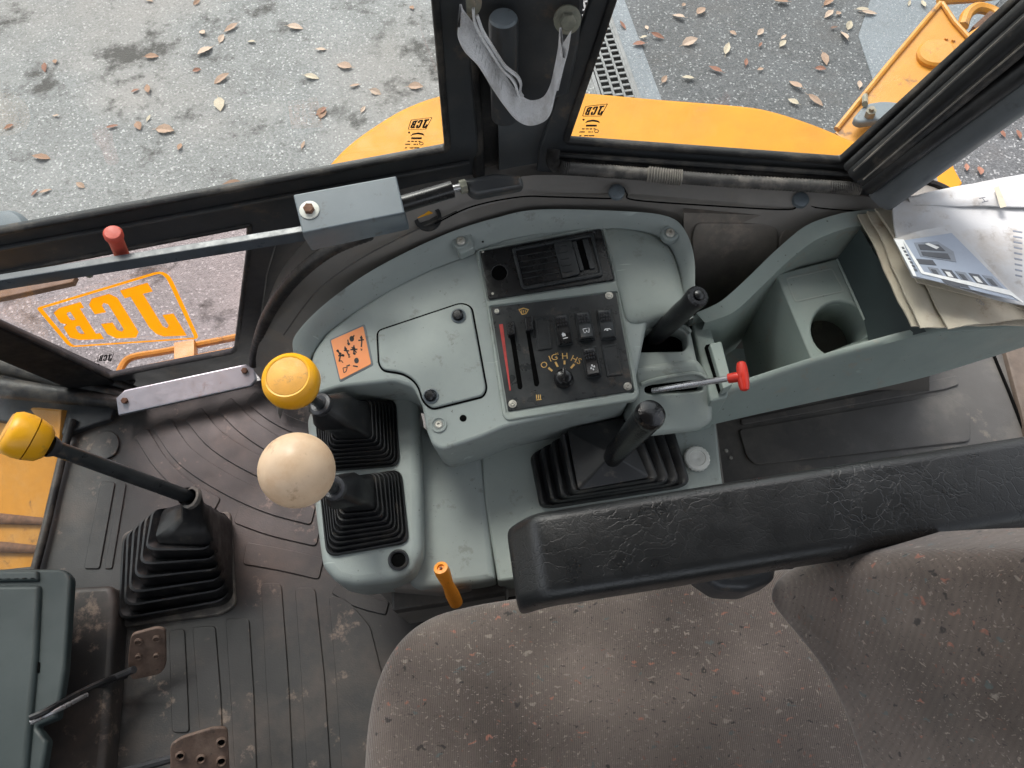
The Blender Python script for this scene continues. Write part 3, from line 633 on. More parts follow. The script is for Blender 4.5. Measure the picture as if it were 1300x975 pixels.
st = thing('webbing_strap', 'grey woven strap hanging in a loop from two bolts', 'strap', P(670, 150, .8))
def strap(path, wv, name):
    rows = []; th = .0016
    pts = spl(path, 6); n = len(pts)
    for i, p in enumerate(pts):
        t = (pts[min(i+1, n-1)]-pts[max(0, i-1)]).normalized(); w_ = wv[0]*(1-i/(n-1))+wv[1]*i/(n-1); w_ = Vector(w_)
        nn = t.cross(w_).normalized()*th
        rows.append([p-w_*.5-nn, p+w_*.5-nn, p+w_*.5+nn, p-w_*.5+nn])
    return MB().grid(rows, closed=True).build(name, M['strap'], st, sharp=60)
fs = frv((590, 60, .85), (735, 60, .85))
def sp(px, py, n=.03): return tuple(fs.at(px, py, n))
def s5(x, y, n): return fs.at(570+x*.1744, y*.1744, n+.03)
def ribbon(T_, B_, nt0, nb0, name):
    t = spl([s5(x, y, nt0) for x, y in T_], 6); b = spl([s5(x, y, nb0) for x, y in B_], 6); rows = []
    for i in range(len(t)):
        d_ = (t[min(i+1, len(t)-1)]-t[max(0, i-1)]).normalized(); n_ = d_.cross(b[i]-t[i]).normalized()*.0013
        rows.append([t[i]-n_, t[i]*.5+b[i]*.5-n_, b[i]-n_, b[i]+n_, t[i]*.5+b[i]*.5+n_, t[i]+n_])
    return MB().grid(rows, closed=True).build(name, M['strap'], st, sharp=60)
ob = ribbon([(84, 30), (100, 70), (180, 175), (260, 290), (340, 430), (430, 585), (520, 690), (600, 730), (690, 705), (742, 620), (772, 500), (800, 350), (812, 200)],
       [(72, 200), (72, 280), (120, 380), (220, 485), (320, 645), (410, 775), (495, 875), (580, 915), (670, 895), (730, 835), (766, 700), (800, 560), (838, 420)], .040, .062, 'outer_band')
ribbon([(822, 330), (812, 420), (800, 520), (775, 640)], [(888, 225), (862, 380), (828, 500), (790, 660)], .05, .056, 'outer_tail')
for pts, nn in (([(178, 60), (190, 160), (230, 250), (300, 360), (390, 500), (450, 560), (485, 610), (505, 670), (530, 710)], .040), ([(205, 110), (250, 230), (320, 345), (400, 470), (450, 515), (500, 555), (525, 610), (520, 670), (540, 705)], .034)):
    ribbon([(x, y-6) for x, y in pts], [(x-4, y+8) for x, y in pts], nn, nn+.014, 'folded_band')
# smudged ink marks across the band
rows_t = spl([s5(x, y, .040) for x, y in [(180, 175), (260, 290), (340, 430), (430, 585)]], 12); rows_b = spl([s5(x, y, .062) for x, y in [(120, 380), (220, 485), (320, 645), (410, 775)]], 12)
mb = MB()
for i in range(3, len(rows_t)-6):
    d_ = (rows_t[i+1]-rows_t[i]); n_ = d_.cross(rows_b[i]-rows_t[i]).normalized(); n_ = n_ if n_.dot(CAM-rows_t[i]) > 0 else -n_
    u0 = random.uniform(.15, .4); u1 = u0+random.uniform(.15, .4)
    if i % 3: continue
    u0 += .15; a_, b_ = rows_t[i].lerp(rows_b[i], u0)+n_*.0018, rows_t[i].lerp(rows_b[i], u1+.15)+n_*.0018
    mb.add([a_, a_+d_*.2, b_+d_*.35, b_+d_*.2], [[0, 1, 2, 3]])
mb.build('ink_marks', M['inkg'], ob)

# ================================================================== SIDE WINDOW (right)
Wf = frv((700, 205, .63), (1100, 232, .63))
sw = thing('side_window', 'fixed side window with thick black seal right of the post', 'window', P(900, 215, .6))
wg = rp([(782, -20), (850, -330), (1700, -330), (1290, 2), (1068, 205), (716, 179)], [4, 8, 8, 4, 6, 8])
wo_ = [(755, -20), (810, -400), (1900, -400), (1345, 45), (1145, 258), (1090, 252), (700, 228), (680, 222), (684, 190)]
MB().prism(Wf, wo_, .012, .004, 3, holes=[wg]).build('window_frame', M['frame'], sw)
ringmesh(Wf, wg, .010, .010, M['seal'], 'seal', sw, .006)
MB().prism(Wf.up(-.004), wg, .004, 0, bottom=True).build('pane', M['glass'], sw)
small_logo(Wf.up(-.004), 755, 140, .86, sw, -.15)
for y0, y1, r, n in ((196, 222, .0045, .012), (203, 229, .004, .013)):
    MB().tube([Wf.at(706, y0, n), Wf.at(880, (y0+y1)/2-1, n), Wf.at(1088, y1, n)], r, 8).build('frame_bead', M['seal'], sw)
# thick slanted rear post with several seal lips
rpst = thing('rear_post', 'thick slanted black rear post with ridged rubber seals', 'post', P(1110, 235, .6))
def slant(pa, pb, n, r, m, name, flat=1): return MB().tube([Wf.at(*pa, n), Wf.at((pa[0]*.5+pb[0]*.5), (pa[1]*.5+pb[1]*.5), n), Wf.at(*pb, n)], r, 14, flat=flat).build(name, m, rpst)
slant((1078, 214), (1380, -62), .018, .010, M['black'], 'inner_seal')
slant((1086, 222), (1390, -46), .030, .014, M['black'], 'seal_lip')
slant((1093, 229), (1400, -28), .038, .011, M['seal'], 'seal_lip')
slant((1100, 236), (1420, -2), .040, .015, M['black'], 'seal_lip')
slant((1084, 217), (1388, -58), .041, .0014, M['mud'], 'dust_line')
slant((1096, 228), (1402, -30), .052, .0012, M['mud'], 'dust_line')
M['postp'] = mat('lit_worn_post_grey', (.10, .11, .118), .42, .2, 9, .1, 400, dust=(.16, .15, .14), da=.4, dirt=(.03, .03, .03), dta=.5)  # lighter grey carries the light on the post's lower side
slant((1118, 246), (1420, 20), .030, .030, M['postp'], 'post_tube')
MB().tube(spl(PP([(1150, 226, .60), (1172, 230, .60), (1196, 238, .60), (1222, 254, .60)]), 5), .006, 8).build('rubber_lip', M['matte'], rpst)
# corrugated conduit along the sill
cd = thing('corrugated_conduit', 'black corrugated conduit lying along the side window sill', 'conduit', P(890, 232, .6))
M['coil'] = mat('pale_worn_coil', (.20, .185, .165), .6, .3, 60, .2, 300)
M['conduit'] = mat('dusty_conduit', (.05, .047, .045), .6, .3, 30, .2, 300, dust=(.28, .25, .22), da=.7, ds=18)
path = spl([tuple(P(*q)) for q in ((703, 190, .68), (702, 206, .665), (716, 213, .655), (780, 218, .65), (840, 223, .65), (900, 228, .65), (980, 233, .65), (1050, 237, .65), (1092, 240, .65))], 34)
MB().tube(path, [.0088+.0016*(i % 2) for i in range(len(path))], 12).build('sleeve', M['conduit'], cd, sharp=80)
path = spl([tuple(P(*q)) for q in ((822, 221, .651), (846, 224, .651), (866, 226, .651))], 14)
MB().tube(path, [.0105+.0025*(i % 2) for i in range(len(path))], 12).build('exposed_coil', M['coil'], cd, sharp=80)

# ================================================================== CAB TRIM WALL
M['trimm'] = mat('mid_brown_grey_trim', (.125, .112, .10), .6, .15, 8, .2, 600, dust=(.30, .26, .22), da=.6, ds=6, dirt=(.34, .28, .23), dta=.5, dts=9)
tw = thing('wall_trim', 'dusty grey brown moulded wall trim curving behind the console', 'wall trim', P(800, 260, .5))
outc = [(322, 470, .10), (330, 432, .26), (352, 384, .42), (398, 336, .53), (452, 300, .58), (520, 268, .60), (590, 240, .605), (650, 226, .61), (700, 222, .61), (800, 228, .61), (900, 236, .61), (1000, 242, .61), (1085, 248, .61), (1140, 254, .60), (1200, 258, .6)]
midc = [(334, 486, .06), (345, 452, .20), (364, 410, .36), (406, 364, .49), (462, 326, .54), (528, 295, .565), (594, 268, .58), (655, 252, .588), (702, 246, .592), (802, 246, .597), (900, 254, .597), (1000, 261, .597), (1085, 266, .597), (1140, 272, .59), (1200, 276, .59)]
inc = [(352, 520, .04), (364, 478, .15), (384, 432, .32), (420, 396, .42), (474, 358, .465), (540, 320, .495), (604, 292, .515), (660, 272, .53), (704, 266, .54), (802, 266, .545), (880, 272, .56), (1000, 273, .58), (1085, 276, .58), (1140, 282, .575), (1200, 286, .57)]
oc, mc, ic = spl(PP(outc), 6), spl(PP(midc), 6), spl(PP(inc), 6)
rows = [[p+Vector((0, .07, .004)) for p in oc], [p+Vector((0, .005, -.004)) for p in oc], oc, mc, ic, [p+Vector((0, -.006, -.012)) for p in ic], [Vector((p.x, p.y+.0-.01, min(p.z-.03, .10))) for p in ic]]
MB().grid(rows).build('trim_skin', M['trim'], tw, sharp=50)
# groove lines and moulded steps
gl1 = [(360, 425, .365), (400, 372, .50), (452, 332, .55), (512, 300, .572), (580, 268, .592)]
MB().tube(spl(PP([(x, y, z-.001) for x, y, z in gl1]), 8), .0012, 6).build('groove', M['trimd'], tw)
MB().tube(spl(PP([(552, 284, .585), (600, 262, .596), (660, 250, .600), (702, 250, .598), (772, 252, .598), (779, 250, .598), (783, 240, .603), (791, 238, .603), (796, 246, .600), (806, 254, .597), (900, 261, .595), (1000, 266, .595), (1008, 258, .597), (1014, 248, .602), (1022, 248, .602), (1030, 262, .597), (1090, 268, .594)]), 6), .0013, 6).build('groove', M['void'], tw)
for q in ((783, 243, .606), (1017, 253, .606)): MB().lathe(P(*q), (0, -.3, 1), [(.013, -.006), (.0125, .001), (.010, .003), (0, .003)], 20).build('trim_plug', M['framel'], tw)
MB().lathe(P(543, 276, .585), (0, -.4, 1), [(.022, -.004), (.022, .001), (.016, .002), (.015, -.004), (0, -.005)], 24).build('grommet', M['black'], tw)
MB().prism(fr3((528, 268, .592), (550, 268, .592), (540, 280, .585)), rp([(520, 272), (541, 266), (550, 270), (522, 280)], 2), .004, .001).build('yellow_tab', M['knob'], tw)
# lower dark wall panels behind the tray
f = frv((870, 274, .57), (1140, 281, .57)); f = Fr(f.o, f.u, Vector((0, .22, 1)))
MB().prism(f.up(.0), [(868, 270), (1180, 280), (1180, 600), (868, 600)], .01, 0).build('lower_panel', M['trimm'], tw)
for q in ([(884, 284), (978, 285), (988, 292), (985, 400), (890, 430), (878, 300)], [(1000, 286), (1090, 288), (1090, 380), (985, 380), (990, 300)]):
    MB().prism(f.up(.004), rp(q, 10), .006, .002).build('panel_field', M['trimm'], tw)
# rubber hose curving down left of the console
hs = thing('rubber_hose', 'black ribbed rubber seal curving down from the latch box to the floor', 'hose', P(330, 460, .1))
path = spl(PP([(322, 462, .12), (327, 436, .22), (338, 404, .36), (358, 372, .48), (388, 340, .56), (425, 314, .60), (470, 296, .62)]), 16)
MB().tube(path, [.0105+.0008*(i % 2) for i in range(len(path))], 10).build('hose_body', M['seal'], hs, sharp=80)
wp = thing('door_post_panel', 'dark flat steel door post panel beside the lower pane', 'post panel', P(330, 380, .3))
MB().prism(D.up(-.004), [(322, 300), (400, 262), (430, 310), (370, 380), (340, 470), (318, 470), (330, 380)], .03, .004).build('panel_sheet', M['frame'], wp)

# ================================================================== FLOOR
def xy(px, py, z): q = P(px, py, z); return (q.x, q.y)
fl_pts = [xy(45, 718, 0), xy(82, 548, 0), xy(140, 522, 0), xy(330, 476, .02), xy(400, 330, .58), xy(560, 250, .6), xy(690, 222, .6), xy(1085, 246, .6), xy(1400, 260, .6), (1.3, .85), (1.3, -.9), (-1.3, -.9), xy(-160, 740, 0)]
floor = MB().prism(hor(0), fl_pts, .06, .004, px=False).build('floor', M['floor'], kind='structure')
F0 = hor(0.0045)
def fpad(pts, r=6, h=.0034):
    MB().prism(hor(h), rp(pts, r), h+.001, .0014, 2).build('raised_pad', M['floor'], floor)
def farc(pl_, w0, w1=None):
    w1 = w0 if w1 is None else w1; c = spl([Vector((x, y)) for x, y in pl_], 5); n = len(c); Lf, Rt = [], []
    for i, p in enumerate(c):
        t = (c[min(n-1, i+1)]-c[max(0, i-1)]).normalized(); nn = Vector((-t.y, t.x)); k = w0*(1-i/(n-1))+w1*i/(n-1)
        Lf.append(tuple(p+nn*k)); Rt.append(tuple(p-nn*k))
    MB().prism(hor(.0034), rp(Lf+Rt[::-1], [6]+[.2]*(len(Lf)-2)+[6, 6]+[.2]*(len(Rt)-2)+[6], 3), .0045, .0014, 2).build('raised_pad', M['floor'], floor)
farc([(178, 548), (204, 588), (236, 618), (276, 640)], 10, 9)
farc([(204, 536), (234, 578), (284, 612), (340, 638), (398, 654)], 13, 13)
farc([(244, 524), (276, 560), (330, 592), (398, 620)], 13, 13)
farc([(284, 512), (312, 540), (352, 566), (398, 584)], 12, 12)
farc([(318, 503), (340, 522), (368, 538), (398, 548)], 9, 9)
farc([(300, 652), (345, 668), (404, 682)], 12, 12)
farc([(310, 702), (355, 710), (408, 722)], 14, 14)
farc([(425, 745), (455, 762), (492, 772)], 9, 9)
fpad([(331, 740), (357, 740), (366, 860), (372, 985), (345, 985), (337, 860)], 7)
fpad([(374, 746), (400, 746), (412, 860), (420, 985), (390, 985), (382, 860)], 7)
fpad([(417, 756), (440, 760), (470, 795), (486, 860), (478, 985), (434, 985), (426, 860)], 7)
fpad([(286, 785), (316, 785), (322, 880), (326, 985), (298, 985), (292, 880)], 6)
fpad([(244, 796), (273, 794), (280, 880), (284, 985), (256, 985), (250, 880)], 6)
fpad([(214, 800), (234, 798), (238, 880), (240, 930), (218, 930)], 6)
fpad([(118, 560), (130, 546), (146, 548), (152, 562), (146, 578), (130, 584), (112, 580)], 9, .006)
fpad([(128, 610), (146, 612), (126, 722), (106, 722)], 4)
fpad([(152, 612), (160, 614), (142, 722), (132, 722)], 3)
fg = thing('low_front_glass', 'small low front pane with black rubber edge beside the floor', 'window', P(60, 640, 0))
ed_ = PP([(92, 532, .03), (84, 560, .02), (72, 610, .015), (58, 670, .015), (44, 724, .015)])
MB().tube(spl(ed_, 5), .0085, 10).build('rubber_edge', M['seal'], fg)
fv = Fr(ed_[2], ed_[1]-ed_[3], Vector((0, 0, 1)))
MB().prism(fv, [(-.6, 0), (.22, 0), (.22, .75), (-.6, .75)], .004, 0, px=False, bottom=True).build('pane', M['glass'], fg)
# raised hump with a sharp edge at left
hp = thing('floor_hump', 'dark raised floor hump beside the teal grey panel', 'floor hump', P(110, 860, 0))
MB().prism(hor(.05), rp([(88, 745), (142, 742), (147, 760), (142, 850), (130, 990), (20, 990), (60, 850)], [4, 12, 8, 4, 4, 4, 4]), .06, .012, 4).build('hump_shell', M['floor'], hp)
# left teal panel
tp = thing('heater_cover', 'teal grey heater cover panel at the lower left corner', 'cover panel', P(40, 850, 0))
f = fr3((0, 730, .17), (86, 724, .17), (30, 960, .17))
MB().prism(f, rp([(-200, 722), (80, 722), (90, 732), (82, 850), (72, 912), (46, 922), (60, 940), (48, 1010), (-200, 1010)], [4, 6, 8, 4, 4, 4, 4, 4, 4]), .018, .006, 4, bottom=True).build('cover_shell', M['panel'], tp)
MB().prism(f.up(-.018), [(-200, 735), (20, 735), (0, 1010), (-200, 1010)], .15, .004).build('cover_shade_box', M['void'], tp)  # black box stands for the shadow below the cover's edge
MB().prism(f.up(.010), rp([(-200, 744), (50, 742), (46, 830), (30, 1010), (-200, 1010)], 6), .03, .008, 4).build('raised_face', M['panel'], tp)
MB().prism(f.up(.008), rp([(-200, 727), (47, 724), (48, 737), (-200, 742)], 3), .03, .005, 3).build('top_bar', M['panel'], tp)
MB().prism(f.up(.003), rp([(44, 840), (50, 840), (49, 854), (43, 854)], 2), .004, .0005).build('clip_slot', M['void'], tp)
cb = thing('throttle_cable', 'thin black cable running from the teal cover to the pedal', 'cable', P(100, 885, .05))
MB().tube(spl(PP([(38, 912, .20), (60, 902, .19), (100, 880, .13), (135, 864, .09), (160, 858, .05)]), 6), .0055, 8).build('cable_body', M['black'], cb)
MB().tube(spl(PP([(38, 918, .20), (70, 903, .18), (110, 882, .12)]), 6), .004, 8).build('cable_sleeve', M['chrome'], cb)
def pedal(pts, z0, z1, holes, nm, lab, arm, hm='void'):
    t = thing('pedal', lab, 'pedal', P(pts[0][0], pts[0][1], 0))
    f = fr3((pts[0][0], pts[0][1], z1), (pts[1][0], pts[1][1], z1), (pts[-1][0], pts[-1][1]+5, z0))
    MB().prism(f, rp(pts, 7), .006, .002, 3, bottom=True).build('pedal_plate', M['pedal'], t)
    for i, (x, y, r) in enumerate(holes):
        MB().lathe(f.at(x, y), f.n, [(r, -.001), (r*1.0, .003), (r*.75, .0045), (r*.6, .001), (0, .0)], 16).build('tread_dimple', M['pedal'], t)
        MB().lathe(f.at(x, y, .0012), f.n, [(r*.6, 0), (r*.4, .0005), (0, .0005)], 14).build('tread_hole', M[hm], t)
    if arm: MB().tube(PP(arm), .007, 8).build('pedal_arm', M['steeld'], t)
pedal([(166, 806), (200, 797), (210, 800), (211, 845), (204, 856), (166, 864), (162, 840)], .07, .12, [(176, 814, .007), (199, 810, .007), (176, 833, .006), (199, 832, .006)], 0, 'small rusty pedal standing just below the black floor boot', [(170, 850, .09), (120, 872, .04)], 'pedal')
pedal([(216, 946), (232, 936), (272, 924), (289, 924), (292, 990), (216, 995)], .12, .16, [(229, 959, .008), (281, 942, .009), (281, 966, .009), (255, 963, .008)], 0, 'larger rusty pedal with round holes at the bottom edge', [(222, 962, .13), (140, 985, .05)])

# ================================================================== LEVERS
def lever(root, a, b, r, m=M['blackm'], name='shaft'):
    a, b = Vector(a), Vector(b); return MB().tube([a, a+(b-a)*.5, b], [r, r*.97, r*.93], 16).build(name, m, root)
# big floor lever
lv = thing('floor_lever', 'long black floor lever with yellow knob at the far left', 'lever', P(228, 720, .0))
base = PP([(156, 793, .01), (160, 682, .01), (294, 652, .01), (296, 766, .01)])
MB().prism(hor(.008), rp([(150, 796), (154, 678), (180, 666), (292, 648), (299, 768), (280, 780)], 8), .012, .003).build('boot_plate', M['mud'], lv)
top = PP([(196, 686, .17), (207, 645, .17), (266, 640, .17), (270, 690, .17)])
mb = MB(); B_ = bellows(mb, base, top, 6)
nk = P(249, 650, .20); nt_ = P(243, 632, .245); d = (nt_-nk)
rows = [B_]
cen = sum(B_, Vector())/len(B_)
for t, rr, c in ((.5, .036, cen*.5+nk*.5), (.85, .022, nk*.85+cen*.15+Vector((0, 0, .006))), (1, .0185, nt_), (1.02, .0195, nt_+Vector((-.004, .003, .004)))):
    ring = []
    for p in B_:
        q = Vector((p.x-cen.x, p.y-cen.y, 0)).normalized()*rr; ring.append(c+q)
    rows.append(ring)
mb.grid(rows, closed=True); mb.build('boot', M['black'], lv, sharp=50)
MB().lathe(nt_, (P(62, 566, .50)-nt_), [(.015, -.006), (.020, -.004), (.020, .004), (.015, .005)], 20).build('boot_collar', M['mud'], lv)
e = P(62, 566, .50)
lever(lv, nt_-Vector((.01, -.005, .01)), e, .0125)
ax = (e-nt_).normalized(); k0 = e
MB().lathe(k0, ax, [(.012, -.012), (.016, -.004), (.017, .002)], 20).build('collar', M['steeld'], lv)
kx = Vector((-.72, .12, .68)).normalized()
MB().lathe(P(58, 564, .505), kx, [(.0, -.006), (.020, -.004), (.028, .004), (.032, .018), (.0325, .020)], 32).build('knob_base', M['knob'], lv)
MB().lathe(P(58, 564, .505), kx, [(.0325, .0215), (.0335, .03), (.0325, .044), (.028, .052), (.0255, .053)], 32).build('knob', M['knob'], lv)
MB().lathe(P(58, 564, .505), kx, [(.0258, .0525), (.0245, .0545), (0, .056)], 32).build('knob_cap', M['knobc'], lv)

# ================================================================== ROOF AND LOWER WALLS of the cab, unseen, added to shade the inside
rf = thing('cab_roof', 'unseen grey cab roof panel above the seat', 'roof', (0, 0, 1.72))
MB().prism(hor(1.79), [(-1.25, -.95), (1.0, -.95), (1.0, .93), (.3, 1.0), (-1.25, .9)], .07, .02, 3, px=False, bottom=True).build('roof_panel', mat('pale_headlining', (.30, .30, .29), .8, .05, 5), rf)
lw_ = thing('door_side_wall', 'unseen dark lower wall of the cab on the operator side', 'cab wall', (0, -.9, 0))
MB().prism(Fr(Vector((-1.2, -.92, 0)), Vector((1, 0, 0)), Vector((0, 0, 1))), [(0, 0), (2.3, 0), (2.3, .85), (0, .85)], .03, .004, 2, px=False, bottom=True).build('wall_sheet', M['trimd'], lw_)
bh = thing('front_bulkhead', 'unseen dark lower front wall of the cab', 'cab wall', (-1.2, -.4, 0))
MB().prism(Fr(Vector((-1.2, -.9, 0)), Vector((0, 1, 0)), Vector((0, 0, 1))), [(0, 0), (1.0, 0), (1.0, .95), (0, .95)], .03, .004, 2, px=False, bottom=True).build('wall_sheet', M['trimd'], bh)

# ---------------------------------------------------------------- the console
cs = thing('side_console', 'green grey moulded side console with switches, lid and lever pedestal', 'console', P(660, 560, 0))
K = fr3((420, 440, .475), (800, 500, .475), (700, 290, .525))     # the dash's top plane
outl = [(372, 446), (376, 424), (410, 388), (463, 349), (518, 319), (574, 294), (628, 277), (684, 266), (790, 268), (845, 274), (868, 290), (881, 325), (881, 385), (870, 402), (800, 498), (786, 508), (640, 545), (604, 560), (560, 575), (543, 566), (538, 520), (528, 490), (505, 480), (440, 490), (405, 500), (388, 500)]
inl = [(392, 462), (398, 446), (416, 421), (452, 393), (496, 366), (546, 341), (590, 324), (640, 303), (700, 294), (775, 291), (815, 294), (842, 306), (858, 332), (866, 372)]
# dash top with the raised rim
dtop = [(392, 470), (398, 446), (416, 421), (452, 393), (496, 366), (546, 341), (590, 324), (640, 303), (700, 290), (775, 288), (800, 300), (868, 400), (822, 408), (804, 496), (796, 506), (640, 543), (610, 556), (562, 572), (549, 566), (541, 545), (536, 515), (524, 492), (500, 484), (430, 492), (405, 500), (392, 492)]
vent_hole = rp([(604, 322), (763, 290), (780, 358), (617, 384)], 3)
MB().prism(K, rp(dtop, 6, 3), .17, .006, 4).build('dash_top', M['green'], cs)
_fo = [(380, 470)]+outl[:12]+[(882, 372), (880, 404)]; _fi = [(392, 478), (391, 462), (396, 446), (412, 422), (448, 395), (496, 366), (546, 341), (590, 324), (640, 303), (700, 294), (775, 291), (825, 296), (850, 312), (864, 350), (870, 404)]
_fi = [_fi[0], _fi[1], _fi[2], _fi[3], _fi[4], _fi[5], _fi[6], _fi[7], _fi[8], _fi[9], _fi[10], _fi[11], _fi[12], _fi[13], _fi[14]]
fo = spl([Vector(K.at(x, y, h_)) for (x, y), h_ in zip(_fo, [.0, .015, .028]+[.034]*9+[.03, .018, 0])], 6); fi = spl([Vector(K.at(x, y, .001)) for x, y in _fi], 6)
n = len(fo)
fm = [a*.5+b*.5+Vector((0, -.001, -.003)) for a, b in zip(fo, fi)]
fin = [a*.94+b*.06+Vector((0, 0, .0015)) for a, b in zip(fo, fi)]
MB().grid([[p+Vector((0, .008, -.12)) for p in fo], [p+Vector((0, .001, -.003)) for p in fo], fo, fin, fm, fi, [p+Vector((0, -.004, -.01)) for p in fi]]).build('raised_rim', M['green'], cs, sharp=60)
# left end cap of the rim
# convex right bulge
bp = spl([Vector((x, y)) for x, y in ((768, 292), (806, 293), (838, 304), (856, 328), (868, 372), (872, 400), (840, 404), (800, 410), (788, 380), (776, 330))], 4, True)
mb = MB(); o = [K.uv(*p) for p in [tuple(q) for q in bp]]
if area(o) < 0: o = o[::-1]
cc = (sum(p[0] for p in o)/len(o), sum(p[1] for p in o)/len(o))
rows = []
for s, hgt in ((1, -.01), (1, .001), (.97, .004), (.90, .007), (.7, .009), (.4, .010), (.01, .010)):
    rows.append([K.w(cc[0]+(x-cc[0])*s, cc[1]+(y-cc[1])*s, hgt) for x, y in o])
mb.grid(rows, closed=True).build('bulge', M['green2'], cs, sharp=70)
# lugs + screws on the rim
MB().prism(K.up(.024), rp([(573, 299), (596, 290), (603, 314), (583, 323)], 4), .02, .003, 3).build('screw_pad', M['green'], cs)
for (x, y, r) in ((585, 306, 17), (851, 296, 13)):
    MB().lathe(K.at(x, y, .023), K.n, [(.015, -.01), (.0145, .001), (.0115, .0025), (.0105, .0012), (0, .001)], 26).build('screw_lug', M['green'], cs)
    screw(K.up(.0245), x, y, .0075, M['screw'], cs, 'screw', .004)
for (x, y, r) in ((557, 539, .012), ):
    MB().lathe(K.at(x, y, 0), K.n, [(.013, -.001), (.0125, .0025), (.010, .0025), (.009, .0005), (0, 0)], 26).build('screw_cup', M['green'], cs)
    screw(K.up(.0005), x, y, .0065, M['screw'], cs)
MB().lathe(K.at(588, 531, .0003), K.n, [(.0055, 0), (.005, .0004), (0, .0004)], 18).build('small_hole', M['void'], cs)
MB().lathe(K.at(613, 307, .012), K.n, [(.0018, 0), (.0015, .0004), (0, .0004)], 10).build('pin_hole', M['void'], cs)
# lid with dark joint
lid = [(480, 421), (585, 386), (598, 390), (617, 494), (613, 503), (549, 519), (538, 510), (531, 487), (514, 474), (487, 470), (482, 462)]
lo = [K.uv(*p) for p in rp(lid, [6, 6, 8, 6, 6, 6, 8, 14, 10, 6, 8], 4)]
if area(lo) < 0: lo = lo[::-1]
MB().prism(K.up(.0012), offs(lo, -.0028), .004, .0005, px=False).build('lid_joint', M['void'], cs)
ld = MB().prism(K.up(.0042), lo, .006, .003, 4, px=False).build('access_lid', M['green'], cs)
for (x, y) in ((582, 401), (547, 503)):
    MB().lathe(K.at(x, y, .004), K.n, [(.0125, -.001), (.0122, .0025), (.0105, .003), (.009, .0005), (0, 0)], 24).build('latch_cup', M['framel'], ld)
    MB().lathe(K.at(x, y, .004), K.n+Vector((-.15, 0, 0)), [(.0085, 0), (.0082, .007), (.006, .009), (0, .0092)], 16).build('latch', M['blackg'], ld)
# orange decal
dc = MB().prism(K.up(.0012), rp([(418, 431), (463, 411), (474, 463), (431, 485)], 3), .002, .0005).build('decal_recess', M['framel'], cs)
de = MB().prism(K.up(.0022), rp([(420, 432), (461, 414), (471, 462), (432, 482)], 2), .001, .0002).build('decal', M['decal'], cs)
mb = MB(); f = K.up(.0026)
def c1(x, y): return (380+x*.277, 230+y*.277)
def blob(x, y, r, sx=1, rot=0): mb.prism(f, ell(*c1(x, y), r*.277, r*.277*sx, 10, rot), .0004, 0)
def stroke(pts, w_):
    for a, b in zip(pts, pts[1:]):
        a, b = Vector(c1(*a)), Vector(c1(*b)); t = (b-a).normalized(); q = Vector((-t.y, t.x))*w_*.277/2
        mb.prism(f, [tuple(a+q), tuple(b+q), tuple(b-q), tuple(a-q)], .0004, 0)
for x, y in ((240, 722), (262, 822)): blob(x, y, 11, 1.2)
for q in ([(175, 772), (188, 800), (182, 826)], [(178, 800), (206, 798)], [(208, 758), (220, 785), (228, 800)], [(204, 775), (228, 778)], [(250, 752), (250, 792)], [(234, 772), (266, 770)], [(240, 760), (262, 786)], [(284, 708), (286, 736), (284, 760)], [(270, 730), (296, 726)], [(222, 726), (226, 752)], [(216, 848), (232, 842)], [(246, 846), (268, 850)], [(240, 722), (252, 706)]): stroke(q, 6)
for x, y in ((176, 778), (187, 790), (212, 768), (250, 765), (252, 790), (284, 718), (200, 798), (226, 745)): blob(x, y, 7, .8, .5)
mb.build('pictogram', M['ink'], de)
mb = MB()
for q in ([(182, 826), (192, 822), (200, 832)], [(230, 792), (226, 808), (234, 804)], [(280, 768), (288, 772), (282, 776)], [(200, 856), (220, 852), (214, 872), (204, 878), (200, 856)]): stroke(q, 3.5)
mb.build('pictogram', M['ink'], de)
# vent panel with ashtray
def c2(x, y): return (600+x*.2667, 270+y*.2667)
V = K.up(.004)
vp = MB().prism(V, rp([(610, 319), (763, 290), (780, 355), (620, 380)], 3), .008, .0015, 3, holes=[ell(634, 346, 9.5)], hh=.003).build('vent_panel', M['blackg'], cs)
MB().prism(V.up(-.0035), [(622, 330), (646, 330), (646, 362), (622, 362)], .001, 0).build('socket_hole', M['void'], vp)
MB().prism(V.up(.0045), rp([c2(185, 168), c2(575, 95), c2(622, 290), c2(612, 300), c2(245, 365), c2(232, 355)], 3), .005, .002, 3, holes=[rp([c2(205, 178), c2(562, 112), c2(604, 282), c2(245, 348)], 2)], hh=.004).build('tray_bezel', M['blackm'], vp)
MB().prism(V.up(.0008), [c2(205, 178), c2(390, 145), c2(425, 310), c2(245, 348)], .002, .0).build('tray_floor', M['blackg'], vp)
mb = MB()
for i in range(5):
    t = (i+1)/6; a = Vector(c2(212, 178))*(1-t)+Vector(c2(246, 340))*t; b = Vector(c2(388, 148))*(1-t)+Vector(c2(424, 306))*t; dv = Vector((0, 1.2))
    mb.prism(V.up(.0018), [tuple(a), tuple(b), tuple(b+dv), tuple(a+dv)], .001, 0)
mb.build('tray_ribs', M['blackm'], vp)
MB().prism(V.up(.0055), rp([c2(385, 145), c2(470, 130), c2(512, 282), c2(505, 292), c2(428, 312)], 2), .005, .0012, 3).build('slider_plate', M['blackm'], vp)
mb = MB()
for i in range(5):
    x0, y0 = c2(402+i*7, 152+i*31); mb.prism(V.up(.0068), rp([(x0, y0), (x0+11, y0-2), (x0+12, y0+.5), (x0+1, y0+2.6)], .8, 2), .0015, .0004)
mb.build('grip_ribs', M['blackm'], vp)
